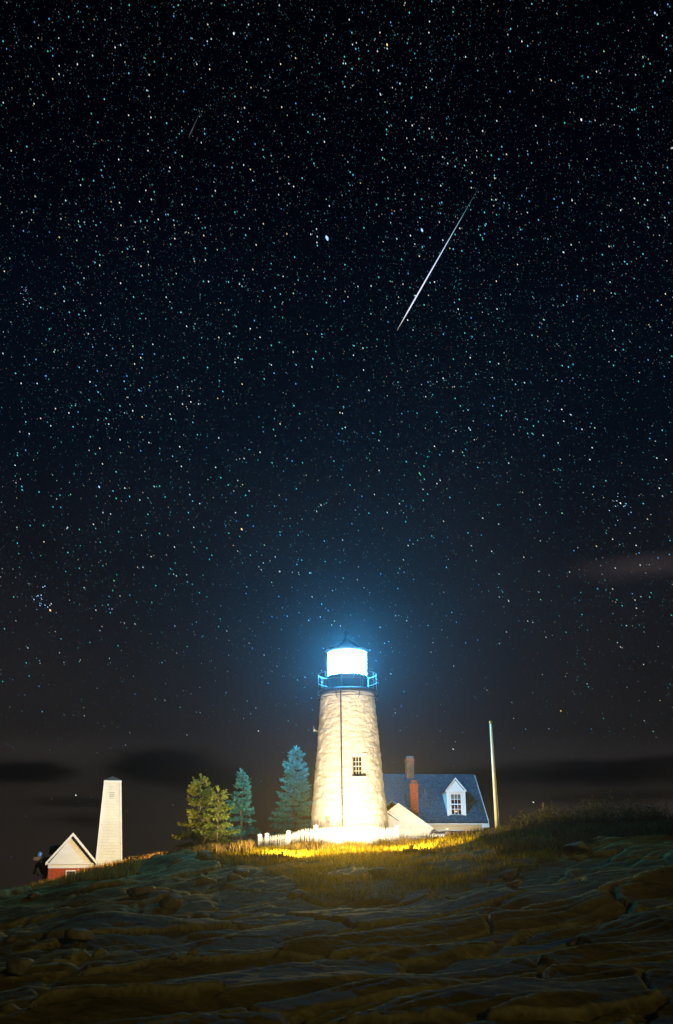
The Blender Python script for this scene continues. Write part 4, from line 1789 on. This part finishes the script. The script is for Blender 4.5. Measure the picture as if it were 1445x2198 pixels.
tree_at(633, 1606, 75.5, 1.75, 21, 'tallest spruce tucked against the tower, top lit blue-green', M['needle2'], dens=2.2, bare=.03, spray=.22, power=.72, whorl=.40)
tree_at(519, 1656, 72.0, 1.35, 22, 'slim spruce with bright blue-lit top between the other conifers', M['needle2'], dens=1.8, bare=.08, spray=.21, power=.85, whorl=.42)
tree_at(432, 1668, 66.5, 1.75, 23, 'broad yellow-green spruce at the outer edge of the conifer group', M['needle3'], dens=1.8, bare=.05, spray=.22, power=.72, whorl=.42)
tree_at(468, 1694, 65.2, 1.30, 24, 'shorter open spruce with bare pale trunk beside the broad one', M['needle'], dens=1.5, bare=.14, spray=.20, power=.65, whorl=.44)


# ------------------------------------------------------------------ grass and brush
def blades(name, pts, heights, mat, width=.016, lean=.35, seed=1, kind='stuff', label=None, cat=None, seg=2):
    rg = np.random.default_rng(seed)
    P = np.asarray(pts, float)
    h = np.asarray(heights, float)
    n = len(P)
    z = ground_z(P[:, 0], P[:, 1]) - .05
    a = rg.random(n) * 2 * pi
    fx, fy = np.cos(a), np.sin(a)
    ba = rg.random(n) * 2 * pi
    bend = rg.random(n) ** 1.5 * lean * h
    bx, by = np.cos(ba) * bend, np.sin(ba) * bend
    w = width * rg.uniform(.6, 1.4, n)
    V = np.zeros((n, 5, 3))
    for i, (t, ww) in enumerate(((0, 1), (0, -1), (.55, .8), (.55, -.8), (1, 0))):
        V[:, i, 0] = P[:, 0] + fx * w * ww + bx * t * t
        V[:, i, 1] = P[:, 1] + fy * w * ww + by * t * t
        V[:, i, 2] = z + h * t * (1 - .15 * (bend / (h + 1e-6)) * t)
    o = (np.arange(n) * 5)[:, None]
    F = np.concatenate([o + np.array([[0, 1, 3]]), o + np.array([[0, 3, 2]]), o + np.array([[2, 3, 4]])], 0)
    ob = np_mesh(name, V.reshape(-1, 3), F, mat, smooth=False)
    return tag(ob, label, cat, kind=kind)


def clumped(n, x0, x1, y0, y1, rg, sc=.5, thr=-.1):
    out = []
    while len(out) < n:
        x = rg.uniform(x0, x1, n)
        y = rg.uniform(y0, y1, n)
        k = fbm(x * sc, y * sc, 3) + rg.normal(0, .15, n) > thr
        out += list(np.c_[x, y][k])
    return np.array(out[:n])


rg = np.random.default_rng(31)
# tall dry grass in front of the fence
fx = [-5.2, -4.35, -1.9, .45, 3.0, 5.85, 6.6]
fy = [64.8, 64.7, 63.0, 62.0, 63.3, 65.5, 66]
x = rg.uniform(-5.0, 6.4, 9000)
y = np.interp(x, fx, fy) - .3 - rg.random(9000) ** 1.1 * 2.4
hcl = np.clip(.42 + .6 * fbm(x * .8, y * .8, 3), .18, .68) * np.interp(x, [-5, -2.5, 0, 2.5, 6], [.45, .6, .8, .7, .45])
blades('tall_dry_grass', np.c_[x, y], hcl * rg.uniform(.6, 1.1, 9000), M['straw'], .015, .4, 1,
       label='tall dry golden grass lit up in front of the picket fence', cat='grass')
# tufts around the floodlights
tx, ty = [], []
for (lx, ly) in ((-2.7, 56.2), (3.3, 55.6)):
    tx += list(lx + rg.normal(0, .28, 260))
    ty += list(ly - .45 - rg.random(260) * .4)
blades('grass_tufts', np.c_[tx, ty], rg.uniform(.25, .6, len(tx)), M['olivegrass'], .016, .4, 12,
       label='taller grass tufts screening the ground floodlights', cat='grass')
# rusty grass by the bell house
q = clumped(17000, -22, -10.3, 60, 79.5, rg, .35, -.12)
q = q[~((np.abs(q[:, 0] + 17.9) < 2.1) & (q[:, 1] > 77.3))]
q = q[~((np.abs(q[:, 0] + 15.4) < 1.3) & (q[:, 1] > 78.6))]
blades('rusty_grass', q, rg.uniform(.2, .6, len(q)) * np.clip(.8 + fbm(q[:, 0] * .5, q[:, 1] * .5, 2), .4, 1.3), M['orangegrass'], .016, .55, 2,
       label='rust coloured autumn grass on the slope below the bell house', cat='grass')
q = clumped(7000, -15.5, -10.5, 66, 78.2, rg, .5, -.1)
q = q[~((np.abs(q[:, 0] + 15.4) < 1.2) & (q[:, 1] > 78))]
blades('golden_grass', q, rg.uniform(.35, .95, len(q)), M['orangegrass'], .018, .5, 13,
       label='tall golden grass lit beside the foot of the bell tower', cat='grass')
q = clumped(9000, -19, -9, 52.5, 61, rg, .35, .0)
blades('slope_grass', q, rg.uniform(.2, .55, len(q)), M['orangegrass'], .014, .55, 3,
       label='short rusty grass along the left shoulder of the hill', cat='grass')
# undergrowth below the conifers
q = clumped(9000, -9.5, -4.4, 59.5, 68, rg, .5, -.15)
blades('undergrowth', q, rg.uniform(.25, .75, len(q)), M['straw'], .017, .6, 4,
       label='tangled undergrowth beneath the conifers', cat='undergrowth')
# short grass over the brow in front of the lamps
q = clumped(32000, -6.0, 9.5, 40, 61.5, rg, .3, -.12)
q = q[veg_mask(q[:, 0], q[:, 1]) > .5]
blades('brow_grass', q, rg.uniform(.10, .34, len(q)), M['olivegrass'], .014, .6, 5,
       label='short brown grass over the brow below the fence', cat='grass')
q = clumped(9000, 5.5, 10.5, 61.0, 70, rg, .4, -.2)
blades('yard_grass', q, rg.uniform(.15, .55, len(q)), M['straw'], .014, .5, 6,
       label='dry grass at the house corner beside the flagpole', cat='grass')


def brush():
    rg = np.random.default_rng(77)
    V, F = [], []
    B_ = MB()
    n = 900
    X0 = rg.uniform(8.4, 18.2, n)
    Y0 = 61.0 + rg.random(n) * 4.0
    keep = fbm(X0 * .6, Y0 * .6, 2) > -.32
    X0, Y0 = X0[keep], Y0[keep]
    Z0 = ground_z(X0, Y0) - .1
    env = np.interp(X0, [8.4, 9.6, 10.8, 12.2, 13.8, 15.3, 16.6, 17.4, 18.2], [.55, 1.10, 1.30, 1.10, 1.70, 1.35, 1.0, .45, .22])
    for x, y, z, e in zip(X0, Y0, Z0, env):
        h = e * (.45 + .85 * rg.random() ** 1.6)
        lean = rg.normal(0, .16, 2) * h
        p0 = np.array([x, y, z])
        p2 = p0 + np.array([lean[0], lean[1], h])
        p1 = (p0 + p2) / 2 + rg.normal(0, .05, 3)
        B_.tube([tuple(p0), tuple(p1), tuple(p2)], [.012, .009, .004], 3, cap=False)
        nl = int(26 * h) + 6
        for k in range(nl):
            t = rg.uniform(.15, 1.0)
            c = p0 + (p2 - p0) * t + rg.normal(0, .07 + .12 * (1 - t), 3) * np.array([1, 1, .8])
            d = rg.normal(0, .6, 3) + np.array([0, 0, .8])
            d /= np.linalg.norm(d)
            wv = np.cross(d, rg.normal(0, 1, 3))
            wv /= np.linalg.norm(wv)
            l = rg.uniform(.05, .13)
            o = len(V)
            V += [c, c + d * l * .5 + wv * l * .25, c + d * l, c + d * l * .5 - wv * l * .25]
            F.append((o, o + 1, o + 2, o + 3))
    o = len(V)
    V = np.array(V + [np.array(p) for p in B_.v])
    F = F + [tuple(i + o for i in f) for f in B_.f]
    tag(np_mesh('brush', V, np.array(F), M['brush'], smooth=False), 'dark twiggy brush crowning the ridge by the flagpole', 'brush', kind='stuff')


brush()
q = clumped(16000, 6.5, 19, 50, 62, rg, .3, -.1)
q = q[veg_mask(q[:, 0], q[:, 1]) > .5]
blades('heath', q, rg.uniform(.15, .5, len(q)), M['brush'], .018, .7, 8, label='dark low heath on the slope below the ridge brush', cat='heath')


# ------------------------------------------------------------------ boulders
def boulder(px, py, Y, w, d, h, seed, label):
    Yc = np.arange(20, 66, .1)          # where that spot of the photo meets the ground
    Pc = np.array([at(px, py, q) for q in Yc])
    hit = np.nonzero(ground_z(Pc[:, 0], Pc[:, 1]) >= Pc[:, 2])[0]
    if len(hit):
        Y = float(Yc[hit[0]])
    p = at(px, py, Y)
    x = p[0]
    g = gz(x, Y)
    rg = np.random.default_rng(seed)
    n, mm = 28, 16
    th = np.linspace(0, 2 * pi, n, endpoint=False)
    ph = np.linspace(-pi / 2, pi / 2, mm)
    T, Pq = np.meshgrid(th, ph)
    D = np.stack([np.cos(Pq) * np.cos(T), np.cos(Pq) * np.sin(T), np.sin(Pq)], -1).reshape(-1, 3)
    r = np.full(len(D), 1.35)
    for k in range(11):       # planes cut a faceted stone
        nv = rg.normal(0, 1, 3)
        nv /= np.linalg.norm(nv)
        dd = rg.uniform(.45, .85)
        dt = D @ nv
        r = np.where(dt > .05, np.minimum(r, dd / np.maximum(dt, .05)), r)
    V = D * r[:, None]
    V *= 1 + .08 * fbm(V[:, 0] * 3 + seed, V[:, 1] * 3 + V[:, 2] * 2, 3)[:, None]
    V = V * np.array([w / 2, d / 2, h / 2]) * .85
    id2 = np.arange(n * mm).reshape(mm, n)
    Bq = np.roll(id2, -1, axis=1)
    F4 = np.stack([id2[:-1].ravel(), Bq[:-1].ravel(), Bq[1:].ravel(), id2[1:].ravel()], 1)
    o = np_mesh('boulder', V, F4, M['boulder'], smooth=False)
    o.location = (x, Y, g + h * .22)
    o.rotation_euler = (rg.normal(0, .08), rg.normal(0, .10) - .12, rg.random() * .6)
    tag(o, label, 'boulder', 'boulders scattered on the ledges')
    return o


boulder(297, 1924, 47, 1.15, .8, .55, 1, 'pale rounded boulder on the ledge below the bell tower')
boulder(375, 1946, 45, .95, .8, .75, 2, 'blocky grey boulder downhill of the broad spruce')
boulder(175, 2020, 34, .85, .7, .55, 3, 'pointed pale boulder alone in the dark lower ledges below the bell house')
boulder(70, 1930, 52, .75, .6, .45, 4, 'small orange-lit boulder at the foot of the rusty grass')
boulder(40, 2095, 26, .75, .6, .42, 5, 'flat pale boulder at the lower left edge of the ledges')
boulder(415, 2052, 29, .34, .3, .26, 6, 'small pale stone perched in a cleft of the ledges, the rightward of two')
boulder(368, 2062, 28.5, .24, .22, .18, 7, 'tiny whitish stone in a cleft of the ledges, the leftward of two')
boulder(812, 1883, 49, 1.0, .7, .42, 8, 'flat stone lying on the brown grass below the fence')
boulder(1240, 1828, 56, 1.1, .9, .62, 9, 'squarish boulder on the slope below the ridge brush')
boulder(1106, 1906, 41, .55, .5, .35, 10, 'small boulder on the rim of a long ledge below the flagpole')
boulder(1090, 1885, 46, 1.3, 1.0, .5, 11, 'low wide boulder behind a ledge, downhill of the flagpole')
boulder(520, 1882, 53, .9, .7, .45, 12, 'mossy boulder half sunk in the slope below the slim spruce')


# ------------------------------------------------------------------ stars and meteors
def stars():
    rg = np.random.default_rng(2024)
    R = 2500.0
    n = 300000
    az = rg.uniform(-1.15, 1.15, n)
    s0, s1 = sin(radians(-1)), sin(radians(75))
    el = np.arcsin(rg.uniform(s0, s1, n))
    D = np.c_[np.cos(el) * np.sin(az), np.cos(el) * np.cos(az), np.sin(el)]
    # thinning towards the horizon
    keep = rg.random(n) < 0.14 + 0.86 * sst(radians(2), radians(17), el)
    # clusters of density
    keep &= rg.random(n) < np.clip(.8 + .5 * fbm(az * 5, el * 5, 3), .4, 1)
    # clouds hide the stars behind them
    for (px, py, w, h) in [(375, 1652, 170, 55), (40, 1652, 130, 34), (1270, 1665, 260, 50), (1330, 1720, 200, 40)]:
        a0, e0 = azel(px, py)
        keep &= ((az - a0) / (w / FPX)) ** 2 + ((el - e0) / (h / FPX)) ** 2 > 1
    D = D[keep]
    el = el[keep]
    # hand-placed bright stars and clusters
    named = [(702, 511, 2.7, 'b'), (906, 494, 1.9, 'b'), (1248, 257, 1.29, 'w'), (213, 1045, 1.29, 'b'), (502, 72, 1.29, 'w'), (1406, 28, 1.29, 'b'), (831, 96, 1.29, 'o'),
             (1332, 1080, 0.95, 'w'), (973, 1608, 1.02, 'w'), (1145, 1722, 0.82, 'w'), (555, 1569, 0.88, 'w'), (163, 1707, 0.82, 'w'), (1204, 1526, 0.88, 'o'), (519, 1136, 1.29, 'o'), (108, 1310, 1.29, 'o')]
    for k in range(14):
        named.append((82 + rg.normal(0, 7), 1284 + rg.normal(0, 11), rg.uniform(.35, .8), 'b'))
    for k in range(16):
        named.append((1330 + rg.normal(0, 16), 1085 + rg.normal(0, 18), rg.uniform(.3, .65), 'b'))
    for k in range(10):
        named.append((50 + rg.normal(0, 9), 632 + rg.normal(0, 9), rg.uniform(.3, .65), 'b'))
    Dn = np.array([ray(a, b) / np.linalg.norm(ray(a, b)) for a, b, _, _ in named])
    nn = len(D)
    mag = rg.pareto(1.3, nn) * .055 + .032
    mag = np.minimum(mag, 1.1)
    ext = .60 + .40 * sst(radians(4), radians(22), el)
    mag = mag * ext
    pal = np.array([(.10, .80, 1.0), (.06, .80, .62), (.65, .90, 1.0), (1, 1, 1), (.10, .45, 1.0), (1, .78, .35), (1.0, .88, .62), (.35, .9, .45), (.85, .35, .95)])
    pr_ = np.array([.28, .16, .18, .12, .12, .05, .05, .035, .005])
    ci = rg.choice(len(pal), nn, p=pr_ / pr_.sum())
    col = pal[ci] * mag[:, None]
    size = .42 + .40 * np.clip(mag, 0, 1.4)
    cn = {'b': (.35, .60, 1.0), 'w': (.9, .95, 1.0), 'o': (1, .65, .25)}
    D = np.r_[D, Dn]
    col = np.r_[col, np.array([np.array(cn[c]) * 1.6 for _, _, _, c in named])]
    size = np.r_[size, np.array([s for _, _, s, _ in named])]
    # every star is drawn out a little along its track about the pole
    pole = ray(722 + 2300, 1099 - 1500)
    pole = pole / np.linalg.norm(pole)
    tan_ = np.cross(pole, D)
    tan_ /= np.linalg.norm(tan_, axis=1)[:, None]
    wid = np.cross(D, tan_)
    px = R / FPX
    L = (size * 2.3 * px)[:, None]
    Wd = (size * .95 * px)[:, None]
    C = D * R + EYE
    V = np.stack([C - tan_ * L, C - tan_ * L * .35 + wid * Wd, C + tan_ * L * .35 + wid * Wd, C + tan_ * L, C + tan_ * L * .35 - wid * Wd, C - tan_ * L * .35 - wid * Wd], 1).reshape(-1, 3)
    N = len(D)
    F = (np.arange(N) * 6)[:, None] + np.array([[0, 1, 2, 3, 4, 5]])
    mt = bpy.data.materials.new('starlight')
    mt.use_nodes = True
    nt = mt.node_tree
    for k in list(nt.nodes):
        nt.nodes.remove(k)
    B = NB(nt)
    a = B.n('ShaderNodeAttribute', attribute_name='tint')
    e = B.n('ShaderNodeEmission')
    nt.links.new(a.outputs['Color'], e.inputs[0])
    e.inputs[1].default_value = 1.0
    o = B.n('ShaderNodeOutputMaterial')
    nt.links.new(e.outputs[0], o.inputs[0])
    mt.cycles.emission_sampling = 'NONE'
    cc = np.repeat(np.c_[col, np.ones(N)], 6, axis=0)
    ob = np_mesh('stars', V, F, mt, smooth=False, attr={'tint': ('FLOAT_COLOR', cc)})
    tag(ob, 'dense field of tiny white, teal and amber stars', 'stars', kind='stuff')


stars()


def meteor(px0, py0, px1, py1, r, strength, label):
    R = 2200.0
    d0, d1 = ray(px0, py0), ray(px1, py1)
    P0 = EYE + d0 / np.linalg.norm(d0) * R
    P1 = EYE + d1 / np.linalg.norm(d1) * R
    b = MB()
    n = 14
    ts = np.linspace(0, 1, n)
    rs = [r * R / FPX * max(.10, min(1, 1.5 * t) * min(1, 6 * (1 - t) + .1)) for t in ts]
    c = (P0 + P1) / 2
    b.tube([tuple(P0 + (P1 - P0) * t - c) for t in ts], [float(q) for q in rs], 8)
    me = bpy.data.meshes.new('meteor')
    me.from_pydata(b.v, [], b.f)
    mt = emit('meteor_glow', (1, 1, 1), strength)
    nt = mt.node_tree
    B = NB(nt)
    at_ = B.n('ShaderNodeAttribute', attribute_name='glow')
    col = B.ramp(at_.outputs['Fac'], [(0.0, (.01, .05, .06)), (.18, (.10, .38, .42)), (.42, (.55, .75, .95)), (.66, (.80, .78, 1.0)), (.9, (.75, .80, .95)), (1.0, (.55, .50, .30))])
    e = [k for k in nt.nodes if k.type == 'EMISSION'][0]
    nt.links.new(col, e.inputs[0])
    me.materials.append(mt)
    ga = me.attributes.new('glow', 'FLOAT', 'POINT')
    ga.data.foreach_set('value', np.repeat(ts, 8).astype(np.float32))
    o = link('meteor', me)
    o.location = c
    tag(o, label, 'meteor')


meteor(1028, 402, 852, 710, 1.25, 1.3, 'long bright white meteor streaking down through the starry sky')
meteor(433, 234, 404, 297, .55, .16, 'short faint meteor high in the upper left of the sky')

# ------------------------------------------------------------------ night air
hz = MB()
hz.box(-420, 420, -420, 420, -13.5, 28)
hm = bpy.data.materials.new('sea_air')
hm.use_nodes = True
nt = hm.node_tree
for k in list(nt.nodes):
    nt.nodes.remove(k)
B = NB(nt)
pv = B.n('ShaderNodeVolumePrincipled')
pv.inputs['Color'].default_value = (.92, .95, 1.0, 1)
pv.inputs['Density'].default_value = 0.0003
pv.inputs['Anisotropy'].default_value = 0.88
o = B.n('ShaderNodeOutputMaterial')
nt.links.new(pv.outputs[0], o.inputs['Volume'])
tag(hz.build('haze', hm), kind='stuff')
